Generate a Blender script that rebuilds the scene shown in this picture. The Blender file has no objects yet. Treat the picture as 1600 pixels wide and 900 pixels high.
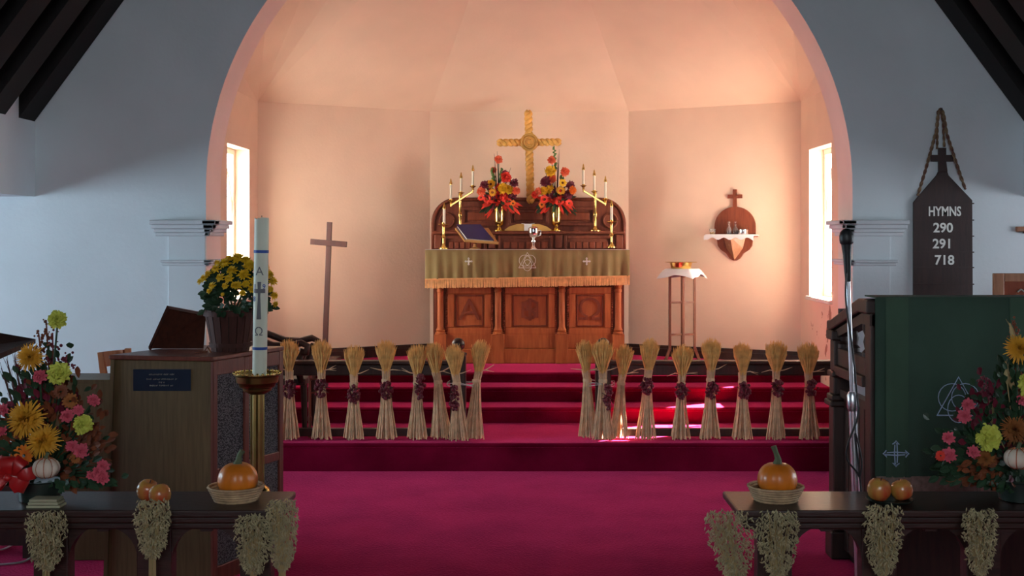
import bpy, bmesh, math, random
from mathutils import Vector, Matrix
R = random.Random(7)
PI = math.pi
scene = bpy.context.scene
col = scene.collection

# ------------------------------------------------------------------ camera
F, CX, CY, EYE = 1900.0, 827.0, 370.0, 1.65      # focal length in pixels of a 1600x900 frame, principal point, eye height
cam = bpy.data.cameras.new('camera'); cam.sensor_width = 36; cam.lens = 36*F/1600
cam.shift_x = (800-CX)/1600; cam.shift_y = -(450-CY)/1600
cam.clip_start = 0.05; cam.clip_end = 200
cam_o = bpy.data.objects.new('camera', cam); col.objects.link(cam_o)
cam_o.location = (0, 0, EYE); cam_o.rotation_euler = (PI/2, 0, 0)
scene.camera = cam_o
# ------------------------------------------------------------------ world, sun, exposure
w = bpy.data.worlds.new('world'); scene.world = w; w.use_nodes = True
bg = w.node_tree.nodes['Background']; bg.inputs[0].default_value = (0.75, 0.87, 1.0, 1); bg.inputs[1].default_value = 1.0
sun = bpy.data.lights.new('sun', 'SUN'); sun.energy = 400; sun.angle = 0.009; sun.color = (1, 0.93, 0.82)
sun_o = bpy.data.objects.new('sun', sun); col.objects.link(sun_o); sun_o.location = (9, 12, 9)
SUN_DIR = Vector((-1.6, -0.98, -1.5))
sun_o.rotation_euler = SUN_DIR.to_track_quat('-Z', 'Y').to_euler()
vs = scene.view_settings
vs.view_transform = 'Standard'; vs.look = 'None'; vs.gamma = 1; vs.exposure = 0; vs.use_curve_mapping = False
APSE_PANE_R, APSE_PANE_L = 5.6, 9.0               # brightness of the sky behind the chancel window panes
NAVE_PANE_L, NAVE_PANE_R, WEST_FILL = 18.5, 12.5, 9.0

# ------------------------------------------------------------------ helpers
def W(px, py, D):
    return Vector(((px-CX)*D/F, D, EYE-(py-CY)*D/F))
def lin(c):
    return tuple((v/12.92 if v <= .04045 else ((v+.055)/1.055)**2.4) for v in c)
MATS = {}
def rgb(r, g, b): return lin((r/255, g/255, b/255))
def mat(name, c, rough=.6, metal=0, var=.12, scale=6, bump=0, bscale=60, stretch=(1,1,1), c2=None, emit=None, trans=0, alpha=None, sheen=0, coat=0, spec=None, sheen_tint=(1, 1, 1)):
    m = bpy.data.materials.new(name); m.use_nodes = True; MATS[name] = m
    nt = m.node_tree; N = nt.nodes; L = nt.links; p = N['Principled BSDF']
    p.inputs['Roughness'].default_value = rough; p.inputs['Metallic'].default_value = metal
    if spec is not None: p.inputs['Specular IOR Level'].default_value = spec
    if sheen: p.inputs['Sheen Weight'].default_value = sheen; p.inputs['Sheen Tint'].default_value = (*sheen_tint, 1); p.inputs['Sheen Roughness'].default_value = .3
    if coat: p.inputs['Coat Weight'].default_value = coat; p.inputs['Coat Roughness'].default_value = .15
    if trans: p.inputs['Transmission Weight'].default_value = trans
    tc = N.new('ShaderNodeTexCoord'); mp = N.new('ShaderNodeMapping'); mp.inputs['Scale'].default_value = stretch
    L.new(tc.outputs['Object'], mp.inputs[0])
    nz = N.new('ShaderNodeTexNoise'); nz.inputs['Scale'].default_value = scale; nz.inputs['Detail'].default_value = 5
    L.new(mp.outputs[0], nz.inputs['Vector'])
    rp = N.new('ShaderNodeValToRGB'); e = rp.color_ramp.elements
    e[0].position = .3; e[1].position = .7
    if c2 is None:
        a = tuple(max(0, v*(1-var)) for v in c); b = tuple(min(1, v*(1+var)) for v in c)
    else: a, b = c, c2
    e[0].color = (*a, 1); e[1].color = (*b, 1)
    L.new(nz.outputs[0], rp.inputs[0]); L.new(rp.outputs[0], p.inputs['Base Color'])
    if bump:
        n2 = N.new('ShaderNodeTexNoise'); n2.inputs['Scale'].default_value = bscale; n2.inputs['Detail'].default_value = 4
        L.new(mp.outputs[0], n2.inputs['Vector'])
        bp = N.new('ShaderNodeBump'); bp.inputs['Strength'].default_value = bump; bp.inputs['Distance'].default_value = .01
        L.new(n2.outputs[0], bp.inputs['Height']); L.new(bp.outputs[0], p.inputs['Normal'])
    if emit: p.inputs['Emission Color'].default_value = (*emit[0], 1); p.inputs['Emission Strength'].default_value = emit[1]
    return m
def wood(name, c1, c2, rough=.45, stretch=(9, 9, 1.2), coat=.1, bump=.15, spec=None):
    return mat(name, c1, rough, c2=c2, scale=5, stretch=stretch, bump=bump, bscale=25, coat=coat, spec=spec)
def pane_mat(name, c, s, tr=.9):
    """leaded pane with bright daylight behind it: lets the sun through and glows with the sky"""
    m = bpy.data.materials.new(name); m.use_nodes = True; MATS[name] = m
    nt = m.node_tree; N = nt.nodes; L = nt.links
    for n in list(N): N.remove(n)
    o = N.new('ShaderNodeOutputMaterial'); t = N.new('ShaderNodeBsdfTransparent'); e = N.new('ShaderNodeEmission'); a = N.new('ShaderNodeAddShader')
    t.inputs[0].default_value = (tr, tr, tr, 1); e.inputs[1].default_value = s
    tc = N.new('ShaderNodeTexCoord'); nz = N.new('ShaderNodeTexNoise'); nz.inputs['Scale'].default_value = 4
    L.new(tc.outputs['Object'], nz.inputs['Vector'])
    rp = N.new('ShaderNodeValToRGB'); rp.color_ramp.elements[0].color = (*[v*.85 for v in c], 1); rp.color_ramp.elements[1].color = (*c, 1)
    L.new(nz.outputs[0], rp.inputs[0]); L.new(rp.outputs[0], e.inputs[0])
    L.new(t.outputs[0], a.inputs[0]); L.new(e.outputs[0], a.inputs[1]); L.new(a.outputs[0], o.inputs[0])
    return m

ORG = {}
def link(o): col.objects.link(o); return o
def tag(o, label=None, cat=None, group=None, kind=None):
    if label: o['label'] = label
    if cat: o['category'] = cat
    if group: o['group'] = group
    if kind: o['kind'] = kind
    return o
def thing(name, loc, label, cat, group=None, kind=None):
    o = bpy.data.objects.new(name, None); link(o); o.location = Vector(loc); o.empty_display_size = .05
    ORG[o.name] = Vector(loc)
    return tag(o, label, cat, group, kind)
def perp(d):
    d = d.normalized(); a = Vector((0, 0, 1)) if abs(d.z) < .9 else Vector((1, 0, 0))
    u = d.cross(a).normalized(); return u, d.cross(u).normalized()
class MB:
    def __init__(s): s.v = []; s.f = []
    def quad(s, *pts):
        n = len(s.v); s.v += [Vector(p) for p in pts]; s.f.append(tuple(range(n, n+len(pts)))); return s
    def box(s, x0, y0, z0, x1, y1, z1, M=None):
        n = len(s.v)
        P = [Vector(p) for p in ((x0,y0,z0),(x1,y0,z0),(x1,y1,z0),(x0,y1,z0),(x0,y0,z1),(x1,y0,z1),(x1,y1,z1),(x0,y1,z1))]
        if M: P = [M @ p for p in P]
        s.v += P
        s.f += [tuple(n+i for i in q) for q in ((0,3,2,1),(4,5,6,7),(0,1,5,4),(1,2,6,5),(2,3,7,6),(3,0,4,7))]
        return s
    def hexa(s, P):                      # 8 corners, bottom 4 then top 4
        n = len(s.v); s.v += [Vector(p) for p in P]
        s.f += [tuple(n+i for i in q) for q in ((0,3,2,1),(4,5,6,7),(0,1,5,4),(1,2,6,5),(2,3,7,6),(3,0,4,7))]; return s
    def bar(s, a, b, wd, th, up=Vector((0,0,1))):   # rectangular bar from a to b
        a, b = Vector(a), Vector(b); d = (b-a).normalized(); u = d.cross(up)
        if u.length < 1e-4: u = Vector((1,0,0))
        u = u.normalized(); v = u.cross(d).normalized()
        P = []
        for c in (a, b):
            P += [c-u*wd/2-v*th/2, c+u*wd/2-v*th/2, c+u*wd/2+v*th/2, c-u*wd/2+v*th/2]
        return s.hexa(P)
    def tube(s, path, r, seg=8, caps=True):
        path = [Vector(p) for p in path]; n = len(path); rr = r if isinstance(r, (list, tuple)) else [r]*n
        base = len(s.v); u = None
        for i, p in enumerate(path):
            d = (path[min(i+1, n-1)]-path[max(i-1, 0)])
            if d.length < 1e-9: d = Vector((0,0,1))
            d = d.normalized()
            if u is None: u, v = perp(d)
            else:
                u = (u-d*u.dot(d))
                u = u.normalized() if u.length > 1e-6 else perp(d)[0]
                v = d.cross(u)
            for k in range(seg):
                a = 2*PI*k/seg; s.v.append(p+(u*math.cos(a)+v*math.sin(a))*rr[i])
        for i in range(n-1):
            for k in range(seg):
                k2 = (k+1) % seg; s.f.append((base+i*seg+k, base+i*seg+k2, base+(i+1)*seg+k2, base+(i+1)*seg+k))
        if caps:
            s.f.append(tuple(base+k for k in range(seg))[::-1]); s.f.append(tuple(base+(n-1)*seg+k for k in range(seg)))
        return s
    def lathe(s, c, prof, seg=20, axis=None, sx=1, sy=1):     # prof: (radius, height)
        c = Vector(c); base = len(s.v); n = len(prof)
        M = Vector((0,0,1)).rotation_difference(Vector(axis)).to_matrix() if axis is not None else Matrix.Identity(3)
        for r, h in prof:
            for k in range(seg):
                a = 2*PI*k/seg; s.v.append(c+M @ Vector((r*sx*math.cos(a), r*sy*math.sin(a), h)))
        for i in range(n-1):
            for k in range(seg):
                k2 = (k+1) % seg; s.f.append((base+i*seg+k, base+i*seg+k2, base+(i+1)*seg+k2, base+(i+1)*seg+k))
        if prof[0][0] > 1e-5: s.f.append(tuple(base+k for k in range(seg))[::-1])
        if prof[-1][0] > 1e-5: s.f.append(tuple(base+(n-1)*seg+k for k in range(seg)))
        return s
    def ball(s, c, r, seg=10, rings=6, sc=(1,1,1)):
        c = Vector(c); base = len(s.v)
        for i in range(rings+1):
            t = PI*i/rings
            for k in range(seg):
                a = 2*PI*k/seg
                s.v.append(c+Vector((r*sc[0]*math.sin(t)*math.cos(a), r*sc[1]*math.sin(t)*math.sin(a), -r*sc[2]*math.cos(t))))
        for i in range(rings):
            for k in range(seg):
                k2 = (k+1) % seg; s.f.append((base+i*seg+k, base+i*seg+k2, base+(i+1)*seg+k2, base+(i+1)*seg+k))
        return s
    def prism(s, poly, a, b, plane='xz'):   # polygon in a plane, extruded along the third axis from a to b
        n = len(poly); base = len(s.v)
        for t in (a, b):
            for p, q in poly:
                s.v.append(Vector((p, t, q)) if plane == 'xz' else (Vector((t, p, q)) if plane == 'yz' else Vector((p, q, t))))
        s.f.append(tuple(range(base, base+n))); s.f.append(tuple(range(base+n, base+2*n))[::-1])
        for i in range(n):
            j = (i+1) % n; s.f.append((base+i, base+n+i, base+n+j, base+j))
        return s
    def xf(s, M, start=0):
        for i in range(start, len(s.v)): s.v[i] = M @ s.v[i]
        return s
    def build(s, name, m, parent=None, smooth=False, org=None, bevel=0, fix=True):
        o0 = ORG[parent.name] if parent is not None else Vector(org if org is not None else (0,0,0))
        me = bpy.data.meshes.new(name); me.from_pydata([tuple(v-o0) for v in s.v], [], s.f)
        if fix:
            bm = bmesh.new(); bm.from_mesh(me); bmesh.ops.recalc_face_normals(bm, faces=bm.faces); bm.to_mesh(me); bm.free()
        me.materials.append(MATS[m])
        if smooth:
            me.polygons.foreach_set('use_smooth', [True]*len(me.polygons))
            if smooth == 'auto': me.set_sharp_from_angle(angle=math.radians(38))
        me.update()
        o = bpy.data.objects.new(name, me); link(o)
        if parent is not None: o.parent = parent
        else: o.location = o0
        ORG[o.name] = o0
        if bevel:
            b = o.modifiers.new('bevel', 'BEVEL'); b.width = bevel; b.segments = 2; b.limit_method = 'ANGLE'
        return o
def struct(o): o['kind'] = 'structure'; return o
def text_verts(body, size, ext=.002, align='CENTER', sx=1.0, bold=0):
    cu = bpy.data.curves.new('t', 'FONT'); cu.body = body; cu.size = size; cu.extrude = ext; cu.align_x = align; cu.align_y = 'CENTER'; cu.resolution_u = 3; cu.offset = bold*size
    ob = bpy.data.objects.new('t', cu); col.objects.link(ob)
    dg = bpy.context.evaluated_depsgraph_get(); me = ob.evaluated_get(dg).to_mesh()
    V = [Vector((v.co.x*sx, v.co.y, v.co.z)) for v in me.vertices]; Fc = [tuple(p.vertices) for p in me.polygons]
    ob.evaluated_get(dg).to_mesh_clear(); bpy.data.objects.remove(ob); bpy.data.curves.remove(cu)
    return V, Fc
def add_text(mb, body, size, c, right=Vector((1,0,0)), up=Vector((0,0,1)), ext=.002, sx=1.0, bold=0):
    V, Fc = text_verts(body, size, ext, sx=sx, bold=bold); n = len(mb.v); nrm = right.cross(up)
    mb.v += [Vector(c)+right*v.x+up*v.y+nrm*v.z for v in V]; mb.f += [tuple(n+i for i in f) for f in Fc]
    return mb
def arc(cx, cz, r, a0, a1, n, y=None):
    P = [(cx+r*math.cos(a0+(a1-a0)*i/n), cz+r*math.sin(a0+(a1-a0)*i/n)) for i in range(n+1)]
    return P if y is None else [Vector((p[0], y, p[1])) for p in P]

# ------------------------------------------------------------------ materials
mat('apse_plaster', (.82, .60, .45), .75, var=.04, scale=2.5, bump=.12, bscale=40)
mat('nave_plaster', (.68, .73, .76), .8, var=.05, scale=2, bump=.15, bscale=35)
mat('arch_plaster', (.84, .66, .60), .8, var=.05, scale=2, bump=.12, bscale=35)
mat('trim_plaster', (.62, .65, .68), .7, var=.05, scale=5, bump=.1)
mat('carpet', (.12, .0015, .016), .95, c2=(.26, .006, .038), scale=2.6, bump=.4, bscale=70, spec=.02, sheen=.9, sheen_tint=(1, .07, .24))
mat('window_paint', (.82, .78, .68), .5, var=.08)
mat('lead', (.35, .34, .30), .5, metal=.3)
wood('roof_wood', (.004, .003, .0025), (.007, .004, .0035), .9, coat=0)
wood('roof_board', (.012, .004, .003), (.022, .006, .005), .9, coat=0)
wood('altar_wood', (.30, .066, .018), (.44, .115, .034), .5, coat=0, spec=.2)
wood('altar_dark', (.15, .030, .013), (.23, .052, .022), .5, coat=0, spec=.2)
wood('retable_wood', (.12, .028, .015), (.19, .047, .022), .5, coat=0, spec=.2)
wood('rail_wood', (.028, .010, .008), (.05, .018, .012), .38)
wood('dark_wood', (.022, .009, .007), (.05, .018, .012), .5, coat=0)
wood('parapet_wood', (.022, .008, .006), (.046, .016, .010), .42, stretch=(1.2, 9, 9))
wood('organ_wood', (.105, .066, .024), (.165, .105, .042), .5, stretch=(14, 14, 1))
wood('organ_red', (.13, .030, .018), (.20, .05, .028), .4)
wood('lid_wood', (.05, .014, .008), (.09, .024, .013), .4)
wood('stand_wood', (.14, .045, .022), (.22, .075, .036), .45)
wood('cross_wood', (.048, .013, .011), (.08, .022, .016), .5)
wood('chair_wood', (.38, .12, .045), (.52, .18, .07), .45)
wood('hymn_wood', (.022, .007, .006), (.04, .013, .010), .5)
wood('plaque_wood', (.25, .10, .045), (.36, .15, .07), .5)
mat('brass', (.78, .56, .18), .22, metal=1, var=.1, scale=9)
mat('old_brass', (.34, .25, .085), .3, metal=1, var=.2, scale=9)
mat('silver', (.82, .80, .80), .15, metal=1, var=.08)
mat('chrome', (.72, .74, .78), .3, metal=1, var=.05)
mat('black_metal', (.015, .015, .017), .45, var=.2)
mat('iron_red', (.22, .07, .05), .45, metal=.6)
mat('wax', (.80, .74, .60), .5, var=.05)
mat('paschal_wax', (.70, .72, .58), .5, var=.04)
mat('blue_ink', (.02, .08, .36), .6); mat('grey_ink', (.14, .14, .15), .6)
mat('frontal_green', (.27, .195, .070), .8, var=.15, scale=4, bump=.2, bscale=300)
mat('gold_fringe', (.86, .44, .17), .8, var=.2, scale=30)
mat('white_linen', (.80, .78, .78), .85, var=.05)
mat('emblem_white', (.85, .84, .80), .7)
mat('pulpit_green', (.045, .090, .062), .85, var=.2, scale=3, bump=.25, bscale=350)
mat('pulpit_band', (.058, .115, .072), .85, var=.15, scale=3, bump=.25, bscale=350)
mat('pulpit_fringe', (.33, .24, .20), .9, var=.25, scale=40)
mat('emblem_blue', (.45, .60, .80), .6)
mat('straw', (.82, .52, .31), .8, var=.25, scale=20)
mat('wheat_head', (.90, .47, .15), .85, var=.25, scale=25)
mat('rope_gold', (.74, .42, .10), .7, var=.25, scale=20)
mat('berry', (.16, .012, .025), .35, var=.4, scale=30)
mat('oat', (.42, .36, .20), .8, var=.35, scale=40)
mat('oat_stem', (.42, .31, .14), .8)
mat('string', (.7, .65, .6), .8)
mat('pumpkin_skin', (.72, .19, .012), .4, var=.18, scale=8, coat=.2)
mat('pumpkin_stem', (.10, .12, .06), .8, var=.3)
mat('white_pumpkin', (.70, .58, .46), .5, var=.1)
mat('pumpkin_stripe', (.45, .13, .05), .5)
mat('basket', (.48, .31, .17), .8, var=.3, scale=30)
mat('apple', (.60, .40, .08), .25, c2=(.55, .05, .025), scale=14, coat=.3, stretch=(1, 1, .6))
mat('plate_dark', (.02, .03, .025), .3)
mat('leaf', (.020, .055, .022), .6, var=.4, scale=12); mat('leaf_light', (.10, .20, .05), .6, var=.3)
mat('leaf_rust', (.20, .05, .015), .7, var=.4, scale=10)
mat('fl_yellow', (.86, .52, .015), .7, var=.15, scale=14); mat('fl_orange', (.82, .20, .015), .7, var=.2, scale=14)
mat('fl_gold', (.70, .34, .02), .7, var=.2, scale=14); mat('fl_lime', (.60, .62, .09), .7, var=.1)
mat('fl_pink', (.62, .085, .13), .7, var=.15); mat('fl_red', (.72, .035, .015), .65, var=.3, scale=12)
mat('fl_coral', (.85, .17, .07), .65, var=.15); mat('fl_maroon', (.16, .012, .03), .6, var=.3)
mat('fl_center', (.18, .05, .012), .8); mat('fl_rust', (.30, .10, .02), .8, var=.3)
mat('twig', (.08, .03, .025), .8)
mat('ribbon', (.42, .012, .012), .35, var=.2, sheen=.3)
mat('pale_block', (.42, .40, .26), .7)
wood('pot_wood', (.05, .018, .014), (.085, .028, .02), .6, coat=0, spec=.2)
mat('soil', (.02, .012, .008), .95)
mat('mum_yellow', (.74, .46, .006), .7, var=.2, scale=20)
mat('plaque_blue', (.008, .018, .040), .35); mat('plaque_gilt', (.28, .26, .22), .5)
mat('letter_white', (.85, .83, .78), .6)
mat('rope', (.10, .03, .025), .85, c2=(.30, .21, .11), scale=25)
mat('book_blue', (.018, .014, .095), .6, var=.2); mat('paper', (.72, .68, .60), .8); mat('tan_cover', (.52, .30, .07), .6, var=.2)
mat('stand_gold', (.42, .20, .05), .4)
mat('glass', (.9, .9, .9), .05, trans=.9, var=.02)
mat('wine', (.05, .006, .008), .2)
mat('cable_white', (.6, .58, .6), .6); mat('cable_black', (.012, .012, .014), .5)
mat('water_amber', (.7, .4, .08), .2)
def grille_mat():
    m = mat('grille', (.13, .12, .13), .9)
    nt = m.node_tree; N = nt.nodes; L = nt.links; p = N['Principled BSDF']
    tc = [n for n in N if n.type == 'TEX_COORD'][0]
    mp = N.new('ShaderNodeMapping'); mp.inputs['Rotation'].default_value = (0, 0, .5); mp.inputs['Scale'].default_value = (120, 120, 170); L.new(tc.outputs['Object'], mp.inputs[0])
    v = N.new('ShaderNodeTexVoronoi'); v.inputs['Scale'].default_value = 1.0; L.new(mp.outputs[0], v.inputs['Vector'])
    rp = N.new('ShaderNodeValToRGB'); e = rp.color_ramp.elements; e[0].position = .35; e[0].color = (.17, .16, .17, 1); e[1].position = .62; e[1].color = (.03, .027, .032, 1)
    L.new(v.outputs['Distance'], rp.inputs[0]); L.new(rp.outputs[0], p.inputs['Base Color'])
grille_mat()
def worn_plaster():
    """the paint below the right window has flaked off in patches"""
    m = MATS['apse_plaster'].copy(); m.name = 'apse_plaster_flaked'; MATS['apse_plaster_flaked'] = m
    nt = m.node_tree; N = nt.nodes; L = nt.links; p = N['Principled BSDF']
    rp = [n for n in N if n.type == 'VALTORGB'][0]; tc = [n for n in N if n.type == 'TEX_COORD'][0]
    nz = N.new('ShaderNodeTexNoise'); nz.inputs['Scale'].default_value = 6.5; nz.inputs['Detail'].default_value = 8; L.new(tc.outputs['Object'], nz.inputs['Vector'])
    r2 = N.new('ShaderNodeValToRGB'); r2.color_ramp.elements[0].position = .60; r2.color_ramp.elements[1].position = .615
    L.new(nz.outputs[0], r2.inputs[0])
    mx = N.new('ShaderNodeMix'); mx.data_type = 'RGBA'; L.new(r2.outputs[0], mx.inputs[0]); L.new(rp.outputs[0], mx.inputs[6]); mx.inputs[7].default_value = (.42, .20, .13, 1)
    L.new(mx.outputs[2], p.inputs['Base Color'])
worn_plaster()
pane_mat('pane_right', (1.0, .97, .92), APSE_PANE_R); pane_mat('pane_left', (1.0, .96, .84), APSE_PANE_L)
pane_mat('pane_nave_left', (.62, .84, 1.0), NAVE_PANE_L, .04); pane_mat('pane_nave_right', (.8, .9, 1.0), NAVE_PANE_R, .04); pane_mat('pane_nave_back', (.82, .93, 1.0), WEST_FILL, .04)

# ================================================================== the setting
YW0, YW1 = 8.44, 8.84           # front and back of the chancel arch wall
AR, AZ = 2.244, 1.98            # arch radius and springing height
HX = 6.2                        # half width of the church with its transepts
struct(MB().box(-HX-.3, -4.3, -.2, HX+.3, 8.56, 0).build('floor', 'carpet'))
st = tag(bpy.data.objects.new('floor_steps', None), kind='structure'); link(st); ORG[st.name] = Vector((0,0,0))
STEPS = [(8.56, .20), (9.467, .325), (9.76, .445), (10.06, .53)]
zprev = 0
for i, (y, z) in enumerate(STEPS):
    y1 = STEPS[i+1][0]+.04 if i < 3 else 11.9
    XH = 2.41 if i else 2.41
    pr = [(y, -.05), (y, z-.035), (y-.012, z-.03), (y-.02, z-.015), (y-.012, z-.003), (y+.005, z), (y1, z), (y1, -.05)]
    MB().prism(pr, -XH, XH, 'yz').build('carpeted_step', 'carpet', st)
# chancel arch wall
P = [(-AR, 0.0), (-AR, AZ)] + [(-AR*math.cos(PI*i/64), AZ+AR*math.sin(PI*i/64)) for i in range(1, 64)] + [(AR, AZ), (AR, 0.0)]
TOP = 6.6
mb = MB(); ms = MB()
for y in (YW0, YW1):
    mb.quad((-HX, y, 0), (-AR, y, 0), (-AR, y, TOP), (-HX, y, TOP)); mb.quad((AR, y, 0), (HX, y, 0), (HX, y, TOP), (AR, y, TOP))
    for a, b in zip(P[1:-2], P[2:-1]): mb.quad((a[0], y, a[1]), (b[0], y, b[1]), (b[0], y, TOP), (a[0], y, TOP))
struct(mb.build('wall_chancel_arch', 'nave_plaster', fix=False))
for a, b in zip(P[:-1], P[1:]): ms.quad((a[0], YW0, a[1]), (b[0], YW0, b[1]), (b[0], YW1, b[1]), (a[0], YW1, a[1]))
struct(ms.build('wall_arch_soffit', 'arch_plaster', smooth='auto', fix=False))
# imposts: stepped mouldings wrapping the arch pier, and a thin pilaster below
def impost(sgn, name, z0, z1, prof, x_out):
    mb = MB()
    for (za, zb, p) in prof:
        xi = AR-p*.9; y0 = YW0-p
        a, b = sorted((sgn*xi, sgn*(x_out+p*.3))); mb.box(a, y0, za, b, YW0+.01, zb)
        a, b = sorted((sgn*xi, sgn*(AR+.005))); mb.box(a, y0, za, b, YW1+.0, zb)
    return struct(mb.build(name, 'trim_plaster', bevel=.006))
for n, sgn in ((1, -1), (2, 1)):
    impost(sgn, 'trim_%d' % n, 0, 0, [(1.655, 1.68, .03), (1.68, 1.705, .05), (1.705, 1.735, .075), (1.735, 1.765, .10)], 2.58)
    impost(sgn, 'trim_%d' % (n+2), 0, 0, [(1.45, 1.47, .035), (1.47, 1.49, .055)], 2.53)
    a, b = sorted((sgn*(AR-.003), sgn*2.50)); struct(MB().box(a, YW0-.022, 0, b, YW0+.005, 1.655).build('trim_%d' % (n+4), 'nave_plaster', bevel=.004))
# apse walls
CB, CS = (.95, 11.63), (2.41, 10.79); ZT = 2.85
WY0, WY1, WZ0, WZ1 = 9.70, 10.47, 1.14, 2.40
def slab(a, b, z0, z1, t=.25):
    a = Vector((a[0], a[1], 0)); b = Vector((b[0], b[1], 0)); d = (b-a).normalized(); n = Vector((-d.y, d.x, 0))*t
    up = Vector((0,0,1)); mb = MB()
    return mb.hexa([a+up*z0, b+up*z0, b+n+up*z0, a+n+up*z0, a+up*z1, b+up*z1, b+n+up*z1, a+n+up*z1])
struct(slab((CB[0], CB[1]), (-CB[0], CB[1]), .4, ZT, -.25).build('wall_back', 'apse_plaster'))
struct(slab((-CB[0], CB[1]), (-CS[0], CS[1]), .4, ZT, -.25).build('wall_apse_left', 'apse_plaster'))
struct(slab((CB[0], CB[1]), (CS[0], CS[1]), .4, ZT, .25).build('wall_apse_right', 'apse_plaster'))
for sgn, nm in ((-1, 'left'), (1, 'right')):
    x0, x1 = sorted((sgn*CS[0], sgn*(CS[0]+.32)))
    mb = MB()
    mb.box(x0, YW1, 0, x1, WY0, ZT); mb.box(x0, WY1, 0, x1, CS[1]+.1, ZT); mb.box(x0, WY0, WZ1, x1, WY1, ZT)
    struct(mb.build('wall_side_'+nm, 'apse_plaster'))
    struct(MB().box(x0, WY0, 0, x1, WY1, WZ0).build('wall_below_window_'+nm, 'apse_plaster_flaked' if sgn > 0 else 'apse_plaster'))
    x0, x1 = sorted((sgn*(CS[0]+.32), sgn*(CS[0]+.735))); struct(MB().box(x0, YW1, 2.70, x1, 11.2, 2.80).build('roof_eave_'+nm, 'roof_wood'))  # unseen overhang, added to block sun from the top of the window
# apse ceiling: straight ribs rising to the crown of the arch
APX = Vector((0, 8.84, 4.62))
cl = bpy.data.objects.new('ceiling', None); link(cl); cl['kind'] = 'structure'; ORG[cl.name] = Vector((0,0,0))
def facet(*pts):
    mb = MB(); c = sum((Vector(p) for p in pts), Vector())/len(pts)
    mb.quad(*pts); mb.quad(*[Vector(p)+Vector((0, .05, .12)) for p in pts]); return mb.build('plaster_facet', 'apse_plaster', cl, fix=False)
facet((-CB[0], CB[1], ZT), (CB[0], CB[1], ZT), APX)
for s in (-1, 1):
    facet((s*CB[0], CB[1], ZT), (s*CS[0], CS[1], ZT), APX)
    fp = [(s*CS[0], 8.84, ZT), (s*2.28, 8.84, 3.2), (s*1.85, 8.84, 3.78), (s*1.3, 8.84, 4.22), (s*.7, 8.84, 4.5), tuple(APX)]
    mb = MB()
    for a, b in zip(fp[:-1], fp[1:]): mb.quad((s*CS[0], CS[1], ZT), a, b)
    mb.build('plaster_facet', 'apse_plaster', cl, fix=False, smooth=True)
# baseboards of the apse
def baseb(a, b, name, sg=1):
    mb = slab(a, b, .53, .60, -.05*sg); m2 = slab(a, b, .60, .63, -.028*sg); n = len(mb.v); mb.v += m2.v; mb.f += [tuple(n+i for i in f) for f in m2.f]
    return struct(mb.build(name, 'dark_wood'))
baseb((-CB[0], CB[1]), (CB[0], CB[1]), 'baseboard_back', 1)
baseb((-CS[0], CS[1]), (-CB[0], CB[1]), 'baseboard_left', 1)
baseb((CB[0], CB[1]), (CS[0], CS[1]), 'baseboard_right', 1)
# chancel windows: a pair of lancets in each side wall
def chancel_window(sgn, name, pane):
    xg = sgn*(CS[0]+.15); root = tag(bpy.data.objects.new(name, None), kind='structure'); link(root); ORG[root.name] = Vector((0,0,0))
    fr = MB(); t = .05
    def yb(y0, z0, y1, z1, d=.05): fr.box(xg-d/2, y0, z0, xg+d/2, y1, z1)
    yb(WY0, WZ0, WY0+t, WZ1); yb(WY1-t, WZ0, WY1, WZ1); yb(WY0+t, WZ0, WY1-t, WZ0+t); yb(WY0+t, WZ1-t, WY1-t, WZ1)
    fr.build('window_frame', 'window_paint', root, bevel=.006)
    y0, y1 = WY0+t, WY1-t; c = (y0+y1)/2; hw = (y1-y0)/2; zs = 1.80; A60 = [math.radians(60)*i/12 for i in range(13)]
    for s2 in (-1, 1):                                   # main pointed arch and the two crossing tracery bars
        e = c+s2*hw
        MB().tube([(xg, e-s2*2*hw*(1-math.cos(q)), zs+2*hw*.93*math.sin(q)) for q in A60], .018, 6).build('tracery', 'window_paint', root, smooth=True)
        MB().tube([(xg, c-s2*hw*(1-math.cos(q))*1.0, zs-.10+1.6*hw*math.sin(q)) for q in A60], .011, 6).build('tracery', 'window_paint', root, smooth=True)
    MB().box(xg-.012, c-.012, WZ0+t, xg+.012, c+.012, zs-.08).build('mullion', 'window_paint', root)
    for ya, yb2 in ((y0, c), (c, y1)):
        lead = MB()
        for zz in [WZ0+t+.2*i for i in range(1, 6)]: lead.tube([(xg, ya, zz), (xg, yb2, zz)], .004, 4)
        lead.build('lead_came', 'lead', root)
        MB().box(xg+sgn*.008, ya, WZ0+t, xg+sgn*.011, yb2, WZ1-t).build('pane', pane, root)
    a, b = sorted((sgn*(CS[0]-.03), xg)); MB().box(a, WY0-.03, WZ0-.03, b, WY1+.03, WZ0+.003).build('window_sill', 'window_paint', root, bevel=.006)
chancel_window(-1, 'window_1', 'pane_left'); chancel_window(1, 'window_2', 'pane_right')
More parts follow.
